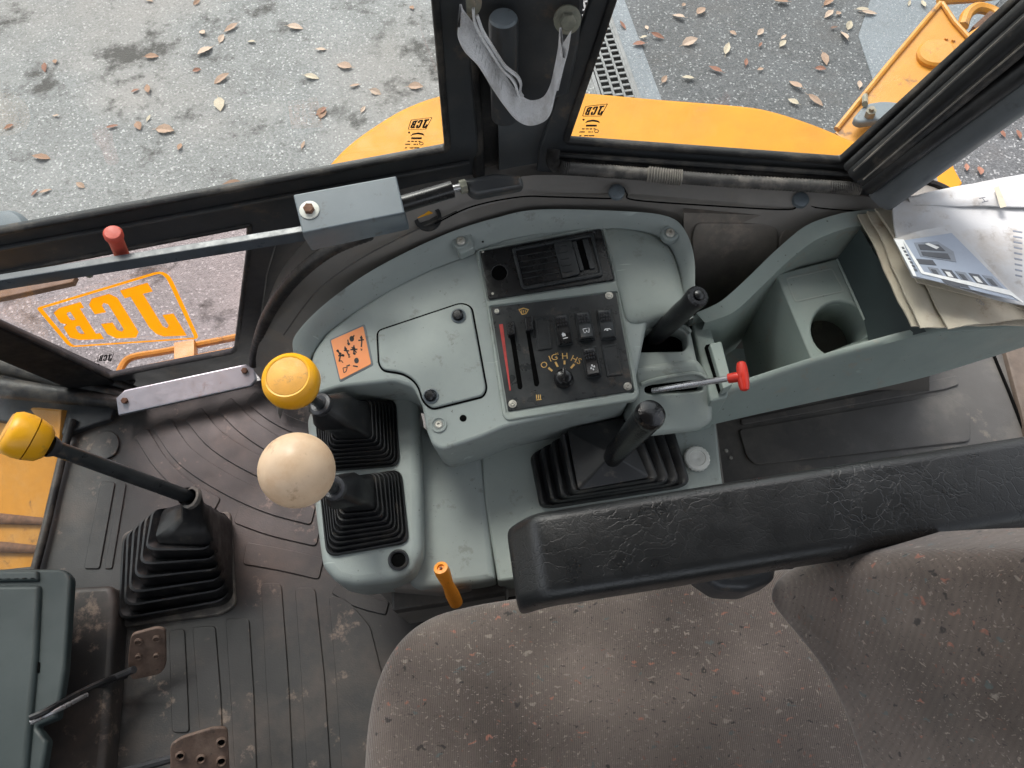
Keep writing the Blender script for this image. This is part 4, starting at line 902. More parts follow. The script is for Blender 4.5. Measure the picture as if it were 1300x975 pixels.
for q in ([(472, 138), (492, 134), (532, 272), (512, 278)], [(520, 126), (548, 120), (585, 262), (560, 268)]):
    MB().prism(V.up(.003), rp([c2(*p) for p in q], 1.5), .003, .0008).build('vent_louvre', M['blackm'], vp)
MB().prism(V.up(.0012), [c2(495, 134), c2(520, 128), c2(560, 268), c2(532, 272)], .001, 0).build('louvre_gap', M['void'], vp)
for x, y in ((48, 186), (578, 92), (95, 385), (645, 318)): screw(V, *c2(x, y), .0022, M['steeld'] if x > 500 else M['screw'], vp, 'screw', .001)
# ledge lines around the two panels
MB().prism(K.up(.0035), rp([(603, 318), (768, 283), (785, 362), (812, 500), (806, 508), (644, 534), (638, 528), (617, 385)], 4), .01, .003, 4, holes=[rp([(608, 318), (765, 288), (782, 357), (618, 383)], 3), rp([(621, 388), (784, 369), (806, 498), (643, 525)], 3)], hr=.0015).build('panel_surround', M['green2'], cs)
# control panel
Q = K.up(.0022)
cp = MB().prism(Q, rp([(623, 390), (782, 371), (804, 496), (645, 522)], 2), .004, .0008).build('control_panel', M['blackm'], cs)
for x, y in ((115, 470), (650, 395), (738, 827), (190, 910)):
    MB().lathe(Q.at(*c2(x, y)), Q.n, [(.0066, 0), (.0062, .0012), (.005, .0012), (0, .0012)], 18).build('screw_washer', M['steeld'] if x == 115 else M['screw'], cp)
    screw(Q.up(.0012), *c2(x, y), .0043, M['screw'], cp, 'screw', .0022)
for q in ([(178, 590), (200, 588), (238, 830), (230, 842), (216, 838)], [(255, 570), (272, 566), (318, 812), (310, 828), (294, 824)]):
    MB().prism(Q.up(.0004), rp([c2(*p) for p in q], 1.5), .0008, 0).build('slider_slot', M['void'], cp)
for q in ([(160, 520), (196, 514), (203, 575), (168, 582)], [(246, 495), (284, 490), (290, 555), (252, 562)]):
    c = [c2(*p) for p in q]
    MB().prism(Q.up(.014), rp(c, 1.5), .014, .002, 3).build('slider_knob', M['blackg'], cp)
    m0 = [(p[0]*.5+c[3][0]*.5, p[1]*.75+c[3][1]*.25) for p in c]
MB().prism(Q.up(.0005), [c2(126, 532), c2(144, 530), c2(182, 845), c2(176, 847)], .0006, 0).build('heat_wedge', M['redp'], cp)
def switch(q, kind, icon=None):
    c = [Vector(c2(*p)) for p in q]
    L = lambda s, t: tuple(c[0]*(1-s)*(1-t)+c[1]*s*(1-t)+c[2]*s*t+c[3]*(1-s)*t)
    if kind == 'blank':
        b = MB().prism(Q.up(.0022), rp([L(0, 0), L(1, 0), L(1, 1), L(0, 1)], 1.5), .003, .0008, 3, holes=[rp([L(.13, .07), L(.87, .07), L(.87, .93), L(.13, .93)], 1)]).build('blank_cover', M['blackm'], cp)
        MB().prism(Q.up(.0014), [L(.1, .05), L(.9, .05), L(.9, .95), L(.1, .95)], .001, 0).build('cover_field', M['blackm'], b); return
    b = MB().prism(Q.up(.003), rp([L(-.04, -.03), L(1.04, -.03), L(1.04, 1.03), L(-.04, 1.03)], 1.5), .004, .001, 3).build('rocker_switch', M['blackm'], cp)
    # wedge shaped rocker: two faces
    def pt(s, t, n): return Q.at(*L(s, t), n)
    prof = [(.02, .004), (.03, .0095), (.08, .0105), (.42, .0075), (.48, .0070), (.9, .0125), (.96, .0115), (.99, .004)]
    rows = [[pt(s, t, n) for t, n in prof] for s in (.06, .1, .9, .94)]
    rows = [[pt(.06, t, .003) for t, n in prof], [pt(.06, t, n-.001) for t, n in prof], [pt(.11, t, n) for t, n in prof], [pt(.89, t, n) for t, n in prof], [pt(.94, t, n-.001) for t, n in prof], [pt(.94, t, .003) for t, n in prof]]
    MB().grid(rows).build('rocker', M['blackg'] if kind == 'g' else M['blackm'], b, sharp=35)
    mb2 = MB()
    for i in range(4):
        for j in range(3):
            s0, t0 = .16+i*.18, .09+j*.11; nn = .0105-(t0-.08)*.009
            mb2.add([pt(s0, t0, nn), pt(s0+.12, t0, nn), pt(s0+.12, t0+.07, nn-.0006), pt(s0, t0+.07, nn-.0006), pt(s0+.02, t0+.01, nn+.0012), pt(s0+.10, t0+.01, nn+.0012), pt(s0+.10, t0+.06, nn+.0006), pt(s0+.02, t0+.06, nn+.0006)], [[4, 5, 6, 7], [0, 1, 5, 4], [1, 2, 6, 5], [2, 3, 7, 6], [3, 0, 4, 7]])
    mb2.build('grip_dots', M['steeld'], b)
    if icon:
        mi = MB(); nq = .0105
        def h(t): return .0070+(t-.48)*.0131+.0003
        for poly in icon:
            v = [pt(s, t, h(t)) for s, t in poly]; mi.add(v, [list(range(len(v)))])
        mi.build('icon', M['whitep'], b)
def ring_(cx, cy, r, ry, w_=.05, n=12):
    o = []
    for i in range(n):
        a0, a1 = 2*pi*i/n, 2*pi*(i+1)/n
        o.append([(cx+r*cos(a0), cy+ry*sin(a0)), (cx+r*cos(a1), cy+ry*sin(a1)), (cx+(r-w_)*cos(a1), cy+(ry-w_*.6)*sin(a1)), (cx+(r-w_)*cos(a0), cy+(ry-w_*.6)*sin(a0))])
    return o
beacon = [[(.34, .66), (.46, .6), (.52, .72), (.40, .76)], [(.48, .62), (.60, .66), (.62, .74), (.50, .74)], [(.38, .80), (.72, .79), (.72, .82), (.38, .83)]]
wip = [[(.3, .62), (.36, .60), (.72, .60), (.78, .62), (.72, .63), (.36, .63)], [(.3, .62), (.35, .62), (.40, .76), (.35, .76)], [(.72, .62), (.78, .62), (.72, .76), (.67, .76)], [(.35, .74), (.48, .74), (.48, .77), (.35, .77)], [(.60, .74), (.72, .74), (.72, .77), (.60, .77)], [(.50, .68), (.60, .68), (.60, .74), (.50, .74)]]
horn = [[(.26, .72), (.36, .66), (.66, .66), (.78, .72), (.70, .72), (.62, .69), (.40, .69), (.34, .72)], [(.44, .70), (.56, .70), (.56, .74), (.44, .74)]]
fan = [[(.5, .68), (.42, .60), (.52, .58), (.56, .62)], [(.54, .68), (.66, .63), (.70, .69), (.62, .71)], [(.52, .72), (.62, .77), (.52, .81), (.48, .76)], [(.48, .70), (.38, .76), (.34, .70), (.40, .67)]]
switch([(292, 502), (362, 490), (380, 645), (308, 655)], 'blank')
switch([(384, 490), (452, 480), (478, 618), (408, 630)], 'g', beacon)
switch([(486, 476), (555, 468), (582, 598), (512, 606)], 'm', wip)
switch([(590, 464), (660, 456), (684, 594), (612, 602)], 'm', horn)
switch([(520, 648), (586, 638), (612, 772), (544, 784)], 'g', fan)
switch([(614, 632), (690, 622), (716, 770), (640, 780)], 'blank')
# rotary knob
kc = Q.at(*c2(432, 792))
kn = MB().lathe(kc, Q.n, [(.0155, 0), (.0155, .003), (.0125, .006), (.0118, .014), (.010, .0155), (0, .0158)], 28).build('rotary_knob', M['blackg'], cp)
MB().bar(kc+Q.n*.017-Q.v*.012, kc+Q.n*.017+Q.v*.0125+Q.u*.001, .0055, .008, up=Q.n, r=.0018).build('knob_fin', M['blackg'], kn)
rr = radians(8)
for s, x, y, r0 in (('O', 341, 726, .55), ('IG', 384, 692, .3), ('N', 402, 673, .2), ('H', 439, 684, 0), ('HS', 492, 702, -.5)):
    text(s, Q, *c2(x, y), .0145 if s != 'N' else .006, M['gold'], cp, rot=r0+.05)
for q in ([(358, 742), (364, 734), (382, 750), (377, 757)], [(390, 712), (398, 709), (410, 732), (401, 735)], [(433, 704), (442, 704), (442, 722), (433, 722)], [(480, 718), (488, 724), (472, 742), (464, 737)]):
    MB().prism(Q.up(.0005), [c2(*p) for p in q], .0006, 0).build('scale_mark', M['gold'], cp)
mb = MB()
o_ = [c2(218, 460), c2(242, 452), c2(268, 460), c2(256, 482), c2(234, 486)]; i_ = [c2(224, 463), c2(243, 457), c2(262, 463), c2(253, 478), c2(237, 481)]
mb.prism(Q.up(.0005), o_, .0006, 0, holes=[i_])
for x in (234, 243, 252): mb.prism(Q.up(.0005), [c2(x-2, 464), c2(x+2, 464), c2(x+1, 476), c2(x-2, 476)], .0006, 0)
mb.build('demist_icon', M['gold'], cp)
mb = MB()
for i, x in enumerate((304, 313, 322)): mb.prism(Q.up(.0005), [c2(x-2, 866), c2(x+2, 866), c2(x+3, 886), c2(x-1, 886)], .0006, 0)
mb.prism(Q.up(.0005), [c2(302, 890), c2(328, 887), c2(328, 890), c2(302, 893)], .0006, 0); mb.build('heat_icon', M['gold'], cp)

# lever pedestal
S = fr3((400, 540, .365), (530, 520, .365), (450, 735, .345))
ped = [(399, 508), (420, 494), (500, 483), (518, 486), (530, 505), (533, 560), (536, 700), (524, 728), (500, 738), (452, 744), (425, 738), (408, 718), (400, 660), (392, 580), (388, 530)]
MB().prism(S, rp(ped, 8, 4), .10, .016, 5).build('lever_pedestal', M['green'], cs)
MB().prism(S.up(-.06), rp([(430, 600), (540, 600), (600, 745), (560, 752), (470, 744)], 6), .28, .01, 3).build('pedestal_base', M['trim'], cs)
# shelf surfaces between pedestal, dash and gear lever
T = fr3((560, 600, .31), (640, 600, .31), (600, 735, .295))
MB().prism(T, rp([(515, 520), (560, 560), (612, 580), (630, 736), (610, 740), (532, 748), (520, 742), (505, 600)], 5), .10, .012, 4).build('shelf', M['green'], cs)
MB().prism(T.up(-.001), rp([(610, 560), (700, 540), (905, 495), (916, 600), (930, 690), (640, 738), (632, 738), (616, 640)], 5), .10, .005, 3).build('gear_shelf', M['green2'], cs)
MB().prism(T.up(-.10), [(500, 748), (500, 600), (600, 560), (905, 500), (930, 690), (645, 742), (640, 758), (560, 770), (505, 780)], .17, .003).build('console_skirt', M['trim'], cs)
MB().prism(T.up(-.06), rp([(496, 742), (560, 742), (640, 733), (643, 752), (560, 766), (498, 776)], 4), .2, .004).build('lower_ledge', M['trimd'], cs)
MB().lathe(S.at(506, 711, .0), S.n, [(.0165, 0), (.0165, .003), (.0135, .0045), (.0115, .003), (.011, -.001)], 28).build('grommet', M['black'], cs)
MB().lathe(S.at(506, 711, .0004), S.n, [(.0115, 0), (.008, .0002), (0, .0002)], 20).build('grommet_hole', M['void'], cs)
# handbrake shroud: two stepped saddles
H1 = fr3((800, 430, .462), (875, 425, .462), (830, 470, .45))
MB().prism(H1, rp([(792, 402), (868, 396), (876, 412), (884, 450), (890, 474), (806, 482), (800, 470)], 6), .17, .007, 4,
           holes=[rp([(800, 425), (808, 420), (862, 418), (872, 424), (873, 440), (868, 446), (808, 447), (801, 440)], 5, 4)], hr=.003, hh=.08).build('brake_saddle', M['green2'], cs)
H2 = fr3((810, 490, .44), (900, 482, .44), (850, 530, .41))
MB().prism(H2, rp([(801, 466), (886, 456), (900, 474), (906, 500), (906, 536), (888, 548), (818, 556), (800, 540), (806, 500)], 7), .15, .010, 4,
           holes=[rp([(818, 492), (826, 489), (876, 483), (892, 484), (893, 496), (880, 498), (828, 501), (819, 499)], 3)], hr=.003, hh=.08).build('cable_saddle', M['green2'], cs)
MB().prism(H1.up(-.035), [(797, 416), (878, 414), (880, 452), (799, 453)], .01, 0).build('saddle_shade_plate', M['void'], cs)  # black plates below both slots stand in for the shade inside
MB().prism(H2.up(-.03), [(815, 485), (897, 478), (897, 503), (815, 506)], .01, 0).build('saddle_shade_plate', M['void'], cs)
MB().tube(spl([tuple(H1.at(*q, .002)) for q in ((797, 424), (806, 414), (835, 409), (866, 413), (877, 422))], 6), .0035, 8).build('saddle_ridge', M['green2'], cs)
MB().tube(spl([tuple(H2.at(*q, .002)) for q in ((814, 488), (836, 481), (880, 474), (897, 480))], 6), .0035, 8).build('saddle_ridge', M['green2'], cs)
# white ribbed cap
wc = thing('white_ribbed_cap', 'small white ribbed filler cap right of the gear boot', 'cap', T.at(884, 583))
n_ = 40; o = T.at(884, 583)
mb = MB(); rows = []
for r, h, amp in ((.0215, 0, 1), (.0215, .006, 1), (.0195, .0085, .5), (.0145, .009, 0), (.0135, .0075, 0), (.004, .0078, 0), (.002, .0065, 0), (0.0001, .0065, 0)):
    rows.append([o+T.n*h+(T.u*cos(2*pi*j/n_)+T.v*sin(2*pi*j/n_))*(r+(.0012*amp*(j % 2))) for j in range(n_)])
mb.grid(rows, closed=True).build('cap_body', M['white'], wc)

# pedestal levers
def boot(root, base, top, n, neck, nr, m=M['black'], hgt=None):
    mb = MB(); B_ = bellows(mb, base, top, n); cen = sum(B_, Vector())/len(B_); rows = [B_]; nk = Vector(neck)
    for t, rr in ((.3, None), (.6, nr*2.3), (.85, nr*1.5), (1.0, nr*1.1), (1.03, nr*1.25)):
        c = cen.lerp(nk, t); ring = []
        for p in B_:
            dlt = p-cen; q = Vector((dlt.x, dlt.y, 0))
            q = q*.85 if rr is None else q.normalized()*rr
            ring.append(c+q)
        rows.append(ring)
    mb.grid(rows, closed=True); return mb.build('boot', m, root, sharp=50)
l1 = thing('yellow_knob_lever', 'pedestal lever with round yellow knob and black bellows boot', 'lever', S.at(455, 560))
base = [S.at(*q) for q in ((408, 600), (401, 530), (503, 508), (508, 592))]
top = [S.at(*q, .055) for q in ((424, 558), (420, 512), (468, 508), (472, 556))]
nk1 = P(407, 514, .50)
boot(l1, base, top, 8, nk1, .0155)
MB().lathe(nk1, (nk1-P(440, 540, .42)), [(.014, -.007), (.0175, -.005), (.0175, .004), (.013, .006), (.007, .004)], 20).build('boot_collar', M['steeld'], l1)
kp = P(376, 492, .64)
lever(l1, nk1, kp, .007)
kx = Vector((-.02, -.10, 1)).normalized()
MB().lathe(kp, kx, [(.0, -.012), (.010, -.012), (.022, -.006), (.0325, .004), (.0365, .016), (.0365, .026), (.034, .035), (.0285, .0395), (.0265, .039)], 40).build('knob', M['knob'], l1)
MB().lathe(kp, kx, [(.0262, .0388), (.0245, .0395), (0, .0405)], 36).build('knob_cap', M['knobc'], l1)
l2 = thing('cream_ball_lever', 'pedestal lever with cream worn ball and black bellows boot', 'lever', S.at(460, 655))
base = [S.at(*q) for q in ((415, 708), (406, 618), (510, 596), (520, 690))]
top = [S.at(*q, .055) for q in ((434, 650), (430, 608), (474, 602), (478, 646))]
nk2 = P(424, 620, .50)
boot(l2, base, top, 8, nk2, .0135)
MB().lathe(nk2, (nk2-P(450, 630, .42)), [(.013, -.007), (.0175, -.005), (.0175, .004), (.014, .007), (.007, .005)], 20).build('boot_collar', M['steeld'], l2)
bc = P(377, 597, .70)
lever(l2, nk2, bc, .008)
axb = (bc-nk2).normalized(); R = 48/940*((bc-CAM).dot(FW))
MB().lathe(bc, axb, [(R*sin(a), R*cos(a)) for a in [pi*i/30 for i in range(31)]], 44).build('ball', M['cream'], l2)
MB().lathe(bc, axb, [(R*.62, -R*.78), (R*.66, -R*.9), (R*.5, -R*.98), (R*.3, -R*.96)], 30).build('ball_collar', M['white'], l2)

# gear lever
gb = thing('gear_lever', 'black gear lever with glossy grip on a wide ribbed boot', 'gear lever', T.at(775, 590))
base = [T.at(*q) for q in ((686, 648), (672, 578), (850, 534), (876, 618))]
mb = MB()
# side pleats: arched sleeves stepping up to the square cap
A_ = rq(base, 6, .12); topq = [T.at(*q, .055) for q in ((738, 622), (722, 548), (790, 534), (822, 608))]
bellows(mb, base, topq, 4, .12, .06)
mb.build('boot', M['black'], gb, sharp=50)
mb = MB(); c0 = [T.at(*q, .050) for q in ((734, 624), (720, 548), (789, 533), (823, 608))]; c1_ = [p+Vector((0, 0, .008)) for p in c0]
pk = T.at(776, 578, .085); c2_ = [pk+(p-pk)*.25+Vector((0, 0, .002)) for p in c1_]
mb.grid([rq(c0, 4, .06), rq(c1_, 4, .06), rq(c2_, 4, .1), [pk]*16], closed=True).build('boot_cap', M['black'], gb, sharp=30)
g0, g1 = T.at(778, 579, .085), P(829, 523, .56)
MB().tube([g0-Vector((.0, 0, .01)), g0.lerp(g1, .1), g0.lerp(g1, .25), g0.lerp(g1, .5), g0.lerp(g1, .75), g0.lerp(g1, .88)], [.015, .0175, .0180, .0200, .0210, .0215], 24).build('grip', M['gloss'], gb)
ax = (g1-g0).normalized()
MB().lathe(g0.lerp(g1, .88), ax, [(.0215, 0), (.0225, .004), (.0225, .010), (.0205, .017), (.014, .0205), (0, .021)], 28).build('grip_cap', M['gloss'], gb)
# hand brake
hb = thing('parking_brake', 'black parking brake handle with push button standing in its slot', 'parking brake', H1.at(835, 435))
h0, h1 = P(820, 440, .40), P(886, 376, .60)
MB().tube([h0-Vector((.01, -.005, .04)), h0.lerp(h1, .25)], .008, 12).build('stem', M['steeld'], hb)
MB().tube([h0.lerp(h1, t) for t in (.18, .2, .3, .5, .7, .85, .97, 1)], [.011, .0135, .015, .0158, .0165, .0155, .0175, .0165], 22).build('grip', M['black'], hb)
ax = (h1-h0).normalized()
MB().lathe(h1, ax, [(.0165, 0), (.014, .003), (.009, .003), (.0088, .001), (.0075, .001), (.0075, .006), (.005, .008), (0, .0085)], 22).build('push_button', M['blackg'], hb)
# red pull handle
rh = thing('red_pull_handle', 'red T shaped pull handle on a flat steel rod', 'pull handle', H2.at(850, 492))
r0, r1 = P(828, 496, .435), P(928, 480, .50)
MB().tube([r0, r0.lerp(r1, .5), r1], [.004, .0055, .0045], 12).build('rod', M['chrome'], rh)
ax = (r1-r0).normalized()
MB().tube([r1-ax*.004, r1+ax*.006, r1+ax*.014, r1+ax*.018], [.0075, .008, .007, .010], 16).build('hub', M['red'], rh)
tv = (UP*.96+RT*.24); tv = (tv-ax*tv.dot(ax)).normalized()
MB().tube([r1+ax*.018+tv*t for t in (-.023, -.021, -.014, 0, .014, .021, .023)], [.003, .0065, .0082, .009, .0082, .0065, .003], 16).build('cross_grip', M['red'], rh)

# orange release lever by the seat
ol = thing('orange_release_lever', 'small orange release grip between the console and the seat', 'release lever', P(575, 750, .25))
o0, o1 = P(579, 765, .27), P(560, 722, .36)
MB().tube([o0, o0.lerp(o1, .25), o0.lerp(o1, .55), o0.lerp(o1, .9), o1], [.011, .0115, .0090, .0120, .0115], 20).build('grip', M['orange'], ol)
ax = (o1-o0).normalized()
MB().lathe(o1, ax, [(.0115, 0), (.011, .003), (.006, .0035), (.0055, 0), (0, -.001)], 20).build('grip_end', M['orange'], ol)
MB().lathe(o1+ax*.001, ax, [(.0022, 0), (.002, .002), (0, .002)], 10).build('pin', M['rust'], ol)

# ================================================================== STORAGE TRAY
ty = thing('storage_tray', 'green grey storage tray with round cup holder behind the brake', 'storage tray', P(1040, 480, .1))
def lin(l_, n=5):
    l_ = [Vector(q) for q in l_]; o_ = []
    for a_, b_ in zip(l_, l_[1:]): o_ += [a_.lerp(b_, i/n) for i in range(n)]
    o_.append(l_[-1])
    for _ in range(3): o_ = [o_[0]]+[o_[i-1]*.25+o_[i]*.5+o_[i+1]*.25 for i in range(1, len(o_)-1)]+[o_[-1]]
    return o_
far_o = lin(PP([(884, 397, .47), (915, 384, .49), (950, 352, .52), (982, 320, .55), (1022, 285, .59), (1067, 270, .61), (1120, 264, .60), (1160, 262, .585)]))
far_i = lin(PP([(895, 410, .46), (932, 398, .48), (968, 363, .51), (998, 333, .54), (1034, 304, .58), (1074, 289, .60), (1122, 281, .59), (1162, 279, .575)]))
bot = [Vector((p.x+.004, p.y+.01, .27)) for p in far_i]
MB().grid([[Vector((p.x, p.y+.004, .2)) for p in far_o], [p-Vector((0, 0, .005)) for p in far_o], far_o, far_i, [p-Vector((0, .0, .004)) for p in far_i], bot]).build('far_wall', M['tray'], ty, sharp=24)
nr_o = spl(PP([(897, 508, .42), (952, 489, .44), (1030, 463, .475), (1115, 439, .52), (1181, 424, .55), (1250, 419, .552), (1340, 410, .556)]), 6)
nr_i = spl(PP([(900, 497, .425), (950, 480, .445), (1027, 455, .48), (1112, 430, .522), (1176, 415, .552), (1250, 410, .555), (1338, 401, .56)]), 6)
nr_b = spl(PP([(892, 542, .34), (952, 528, .35), (1030, 511, .37), (1115, 493, .39), (1181, 477, .40), (1250, 456, .42), (1340, 428, .44)]), 6)
MB().grid([[Vector((p.x, p.y+.04, p.z-.02)) for p in nr_b], nr_b, [p+Vector((0, 0, .01)) for p in nr_b], [a*.93+b*.07 for a, b in zip(nr_o, nr_b)], nr_o, [a*.5+b*.5+Vector((0, 0, .002)) for a, b in zip(nr_o, nr_i)], nr_i, [Vector((p.x, p.y+.05, .33)) for p in nr_i]]).build('near_wall', M['tray'], ty, sharp=60)
MB().prism(hor(.27), [(900, 420), (1000, 350), (1200, 330), (1200, 430), (915, 500)], .02, 0).build('tray_floor', M['tray'], ty)
f = fr3((880, 400, .445), (905, 500, .425), (912, 495, .428))
MB().prism(hor(.435), rp([(876, 402), (893, 394), (903, 420), (926, 488), (924, 504), (902, 510), (893, 470)], 3), .16, .004, 3).build('end_wall', M['tray'], ty)
f = fr3((905, 436, .46), (925, 490, .46), (916, 434, .46))
MB().prism(f, rp([(901, 436), (916, 433), (930, 488), (918, 494)], 2), .02, .002).build('end_rib', M['tray'], ty)
MB().prism(f.up(-.012), [(896, 438), (904, 436), (922, 492), (914, 496)], .01, 0).build('end_slot', M['void'], ty)
# cup holder block
CU = fr3((985, 348, .505), (1061, 331, .52), (1030, 460, .47))
cupc = ell(1066, 418, 36, 35, 28)
MB().prism(CU, rp([(985, 348), (1063, 328), (1100, 350), (1125, 425), (1030, 458)], [4, 4, 2, 2, 2]), .05, .003, 3, holes=[cupc], hr=.004, hh=.12).build('cup_deck', M['tray'], ty)
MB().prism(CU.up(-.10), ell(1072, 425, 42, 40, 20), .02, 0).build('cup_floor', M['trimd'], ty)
a_, b_, c_, d_ = P(985, 349, .503), P(1031, 462, .469), P(954, 487, .30), P(940, 425, .30)
MB().grid([[a_, b_], [a_.lerp(d_, .5), b_.lerp(c_, .5)], [d_, c_]]).build('slope_wall', M['tray'], ty)
MB().grid([[a_, P(1063, 332, .51)], [P(975, 352, .3), P(1063, 345, .3)]]).build('deck_side', M['tray'], ty)
MB().prism(CU.up(.0008), rp([(997, 352), (1057, 339), (1073, 370), (1009, 384)], 4), .0016, .0006, 2, holes=[rp([(999.5, 354), (1056, 341.5), (1070, 369), (1010.5, 381.5)], 4)], hr=.0004).build('recess_line', M['green2'], ty)
MB().grid([[P(1062, 329, .523), P(1070, 345, .519), P(1097, 406, .502), P(1104, 440, .49)], [P(1092, 290, .60), P(1108, 318, .59), P(1150, 385, .57), P(1176, 421, .56)]]).build('rear_slope', M['panel'], ty)
MB().tube([P(1063, 329, .524), P(1097, 406, .503)], .002, 8).build('slope_fold', M['tray'], ty)
# rear box with rounded front edge
bxx = thing('rear_box', 'green grey box with rounded edge under the manuals', 'storage box', P(1240, 440, .2))
MB().prism(fr3((1110, 270, .57), (1300, 262, .58), (1190, 420, .56)), rp([(1120, 262), (1340, 240), (1420, 250), (1440, 386), (1310, 405), (1192, 419), (1186, 416), (1125, 330)], 6), .045, .018, 6).build('box_lid', M['tray'], bxx)
# rear dark deck between tray and armrest
rd = thing('rear_deck', 'dark dusty ribbed deck between storage tray and armrest', 'deck', P(1080, 540, 0))
f = hor(.16)
MB().prism(f, rp([(860, 560), (1000, 440), (1480, 400), (1500, 560), (1500, 640), (920, 720), (905, 640)], 3), .16, .006, 3).build('deck_top', M['trimd'], rd)
MB().prism(f.up(.0045), rp([(938, 545), (1200, 500), (1232, 520), (1232, 560), (960, 590), (948, 580)], 6), .006, .002).build('deck_pad', M['trimd'], rd)
MB().prism(f.up(.0045), rp([(940, 532), (1150, 490), (1215, 476), (1218, 488), (1200, 494), (942, 539)], 3), .006, .002).build('deck_pad', M['trimd'], rd)
MB().tube(PP([(1262, 452, .162), (1282, 500, .162), (1302, 552, .162)]), .003, 8).build('deck_seam', M['void'], rd)
MB().prism(hor(.172), rp([(1275, 440), (1460, 410), (1480, 600), (1320, 620), (1296, 520)], 6), .012, .004).build('side_pad', M['dirtbrown'], rd)
for q in ((922, 572), (928, 581)): MB().lathe(f.at(*q), f.n, [(.004, 0), (.003, .0015), (0, .0015)], 10).build('rivet', M['screw'], rd)

# ================================================================== MANUALS AND PAPERS
def sheets(root, corners, z, n, dz, m, jit=.004, curl=.004, name='page', sub=14):
    for i in range(n):
        c = [P(x+random.uniform(-1, 1)*jit*600*(i > 0), y+random.uniform(-1, 1)*jit*300*(i > 0), z+i*dz) for x, y in corners]
        rows = []
        for a in range(sub+1):
            s = a/sub; r_ = []
            for b in range(sub+1):
                t = b/sub; p = c[0]*(1-s)*(1-t)+c[1]*s*(1-t)+c[2]*s*t+c[3]*(1-s)*t
                r_.append(p+Vector((0, 0, curl*(sin(2.6*s+i*.3)*sin(3.1*t+.7))+curl*.35*sin(7*s+5*t)+.0035*mnoise.noise(Vector((p.x*26, p.y*26, 0))))))
            rows.append(r_)
        lo_ = [[p-Vector((0, 0, dz*.75)) for p in r] for r in rows]
        mb = MB(); mb.grid(rows); mb.grid([r[::-1] for r in lo_])
        for A, B in ((rows[0], lo_[0]), (rows[-1], lo_[-1]), ([r[0] for r in rows], [r[0] for r in lo_]), ([r[-1] for r in rows], [r[-1] for r in lo_])): mb.grid([A, B])
        mb.build(name, m, root, sharp=50)
m1 = thing('yellowed_manual', 'thick yellowed dog-eared manual at the bottom of the paper pile', 'manual', P(1190, 380, .59))
sheets(m1, [(1091, 272), (1160, 412), (1360, 412), (1330, 262)], .592, 4, .0035, M['papery'], .006)
sheets(m1, [(1101, 268), (1172, 415), (1208, 412), (1140, 275)], .608, 2, .003, M['papery'], .008, name='bent_cover')
m2 = thing('stapled_booklet', 'cream booklet with curled corner under the photo leaflet', 'booklet', P(1230, 370, .61))
sheets(m2, [(1112, 266), (1166, 360), (1340, 398), (1330, 250)], .614, 3, .003, M['papery'], .007)
sheets(m2, [(1164, 345), (1206, 418), (1350, 396), (1330, 340)], .612, 2, .003, M['papery'], .005)
m3 = thing('loose_white_sheets', 'large grubby white sheets spread on top of the manuals', 'papers', P(1230, 290, .63))
sheets(m3, [(1129, 253), (1138, 302), (1340, 402), (1330, 236)], .628, 3, .0028, M['paper'], .003, .006)
sheets(m3, [(1152, 252), (1160, 262), (1350, 262), (1340, 212)], .636, 2, .003, M['paper'], .004, .004)
m4 = thing('photo_leaflet', 'folded leaflet with grey blue machine photographs on its cover', 'leaflet', P(1210, 330, .65))
sheets(m4, [(1135, 303), (1160, 351), (1304, 388), (1206, 284)], .650, 2, .0025, M['paper'], .002, .003)
f = fr3((1135, 303, .6545), (1160, 351, .6545), (1206, 284, .6555))
lf = lambda s, t: tuple(Vector((1135, 303))*(1-s)*(1-t)+Vector((1160, 351))*s*(1-t)+Vector((1304, 388))*s*t+Vector((1206, 284))*(1-s)*t)
f = f.up(.0035)
def lp(poly, m, nm='printed_picture', up=0): MB().prism(f.up(up), [lf(*p) for p in poly], .0004, 0).build(nm, m, m4)
lp([(.08, .03), (.98, .03), (.96, .96), (.1, .9)], M['photo'])
lp([(.16, .26), (.44, .22), (.50, .62), (.34, .70), (.18, .60)], M['inkl'], up=.0005)
lp([(.2, .30), (.30, .28), (.33, .60), (.23, .58)], M['inkg'], up=.001)
lp([(.34, .27), (.42, .26), (.46, .58), (.37, .60)], M['inkg'], up=.001)
lp([(.5, .14), (.62, .14), (.6, .34), (.5, .34)], M['inkg'], up=.0005)
for k in range(5):
    t0 = .22+k*.145; lp([(.66, t0), (.84, t0), (.84, t0+.11), (.66, t0+.11)], M['inkg'] if k % 2 else M['inkl'], up=.0005)
    lp([(.70, t0+.02), (.79, t0+.02), (.79, t0+.07), (.70, t0+.07)], M['inkg'] if k % 2 == 0 else M['whitep'], up=.001)
lp([(.88, .28), (.95, .28), (.95, .52), (.88, .52)], M['inkg'], up=.0005)
lp([(.20, .40), (.30, .50), (.27, .56), (.19, .46)], M['whitep'], up=.0014)
lp([(.02, .0), (.98, .0), (.98, .03), (.10, .11), (.86, .10), (.9, .93), (.98, .98), (.95, 1), (.82, .96), (.80, .14), (.06, .14)], M['whitep'], up=.0008)
for k in range(7): lp([(.22+k*.09, .045), (.275+k*.09, .045), (.275+k*.09, .075), (.22+k*.09, .075)], M['inkg'], 'printed_letters', up=.0012)
lp([(.93, .30), (.985, .30), (.985, .42), (.93, .42)], M['inkg'], 'printed_title', up=.0012)
fpap = fr3((1240, 250, .648), (1300, 250, .648), (1250, 290, .648))
text('H', fpap, 1248, 254, .016, M['inkg'], m3, rot=-1.3)
for i in range(9): MB().prism(fpap, [(1286+i*.4, 292+i*7), (1298, 294+i*7), (1298, 296+i*7), (1286+i*.4, 294+i*7)], .0004, 0).build('printed_line', M['inkl'], m3)
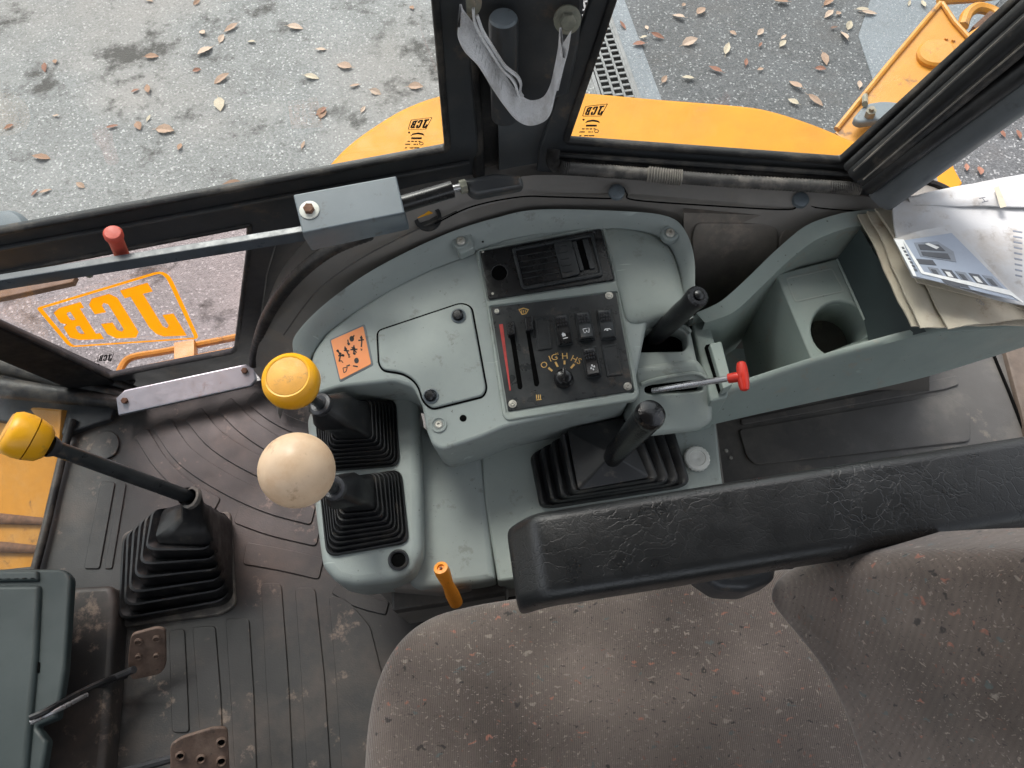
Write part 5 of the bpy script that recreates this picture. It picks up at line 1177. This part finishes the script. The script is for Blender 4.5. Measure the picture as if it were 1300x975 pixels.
MB().prism(fpap, [(1262, 238), (1268, 236), (1278, 262), (1270, 264)], .0004, 0).build('brown_stain', M['papery'], m3)
text('LTD', fpap.up(-.02), 1244, 384, .007, M['inkl'], m2, rot=-.9)

# ================================================================== SEAT
se = thing('operator_seat', 'worn brown speckled fabric operator seat with black padded armrest', 'seat', P(800, 900, 0))
def puff(name, fr, pts, h, r, seg, sag=None, parent=se):
    o = [fr.uv(*p) for p in pts]
    if area(o) < 0: o = o[::-1]
    cc = (sum(p[0] for p in o)/len(o), sum(p[1] for p in o)/len(o)); rows = [[fr.w(x, y, -h) for x, y in o], [fr.w(x, y, -r-.02) for x, y in o]]
    for k in range(seg+1):
        a = pi/2*k/seg; q = offs(o, r*(1-cos(a))); rows.append([fr.w(x, y, -r*(1-sin(a))) for x, y in q])
    last = offs(o, r); N = 10
    for k in range(1, N+1):
        s = 1-k/N*.999; ring = []
        for x, y in last:
            X, Y = cc[0]+(x-cc[0])*s, cc[1]+(y-cc[1])*s; ring.append(fr.w(X, Y, sag(s, X, Y) if sag else 0))
        rows.append(ring)
    return MB().grid(rows, closed=True).build(name, M['fabric2' if name == 'backrest' else 'fabric'], parent, sharp=80)
CF = fr3((480, 850, .46), (900, 850, .42), (600, 1100, .45))
cush = spl([Vector(p) for p in ((459, 985), (466, 905), (481, 850), (508, 806), (548, 777), (600, 762), (660, 752), (740, 740), (860, 726), (1000, 715), (1150, 720), (1180, 850), (1190, 1000), (1180, 1200), (1000, 1230), (760, 1240), (560, 1230), (480, 1190), (456, 1090))], 6, True)
puff('seat_cushion', CF, [tuple(p) for p in cush], .13, .045, 8, lambda s, x, y: .006*(1-s)+.004*sin(x*22+y*9)*(1-s))
BF = fr3((990, 760, .60), (1100, 1000, .57), (1320, 800, .89))
bk = spl([Vector(p) for p in ((969, 756), (977, 737), (1006, 722), (1070, 710), (1160, 706), (1260, 706), (1400, 704), (1560, 730), (1700, 900), (1640, 1200), (1400, 1300), (1200, 1240), (1120, 1120), (1096, 1030), (1082, 965), (1062, 905), (1034, 850), (1000, 806), (978, 778))], 5, True)
puff('backrest', BF, [tuple(p) for p in bk], .085, .024, 8, lambda s, x, y: .006*(1-s*s))
# armrest
AR = fr3((660, 662, .735), (1300, 566, .775), (690, 762, .735))
a0, a1 = AR.uv(646, 709), AR.uv(1330, 600)
ux = Vector((a1[0]-a0[0], a1[1]-a0[1])); Ln = ux.length; ux.normalize(); uy = Vector((-ux.y, ux.x))
hw0 = abs(Vector(AR.uv(690, 645)).dot(uy)-Vector(AR.uv(696, 763)).dot(uy))/2
def section(hw, hh, r, n=6):
    out = []
    for (sx, sy, a0_) in ((1, 1, 0), (-1, 1, pi/2), (-1, -1, pi), (1, -1, 3*pi/2)):
        for i in range(n+1):
            a = a0_+pi/2*i/n; out.append((sx*(hw-r)+r*cos(a), sy*(hh-r)+r*sin(a)))
    return out
rows = []
for t, dz, k in ((0.0, -.038, .84), (.001, -.036, .89), (.003, -.033, .935), (.007, -.028, .96), (.013, -.021, .975), (.022, -.011, .985), (.028, -.0055, .992), (.034, -.002, .998), (.042, 0, 1), (.07, 0, 1), (.12, 0, 1), (.25, 0, 1), (.4, .0, .99), (.6, .0, .97), (Ln-.01, 0, .95), (Ln, -.002, .9)):
    hw = hw0*k*(1-.02); hh = .028*(.4+.6*k)
    c = Vector(a0)+ux*t
    rows.append([AR.w(c.x+uy.x*s, c.y+uy.y*s, -.028+dz+v) for s, v in section(hw, hh, .015)])
mb = MB().grid(rows, closed=True); mb.f.append(list(range(len(rows[0]))))
am = mb.build('armrest', M['vinyl'], se, sharp=80)
MB().prism(hor(.62), rp([(885, 728), (930, 715), (990, 705), (985, 736), (950, 750), (915, 748)], 8), .05, .012, 4).build('armrest_bracket', M['frame'], am)
MB().tube(PP([(1070, 690, .70), (1140, 680, .70), (1215, 666, .70)]), [.011, .013, .009], 10).build('armrest_adjuster', M['black'], am)
MB().tube(PP([(1215, 664, .70), (1250, 661, .70), (1275, 658, .70)]), [.008, .005, .005], 10).build('adjuster_rod', M['chrome'], am)
MB().tube(PP([(1270, 658, .70), (1330, 650, .70)]), [.010, .011], 10).build('adjuster_tip', M['orange'], am)
MB().prism(hor(.40), [(1040, 700), (1180, 650), (1420, 620), (1420, 720), (1060, 740)], .1, .01).build('seat_frame', M['framel'], se)
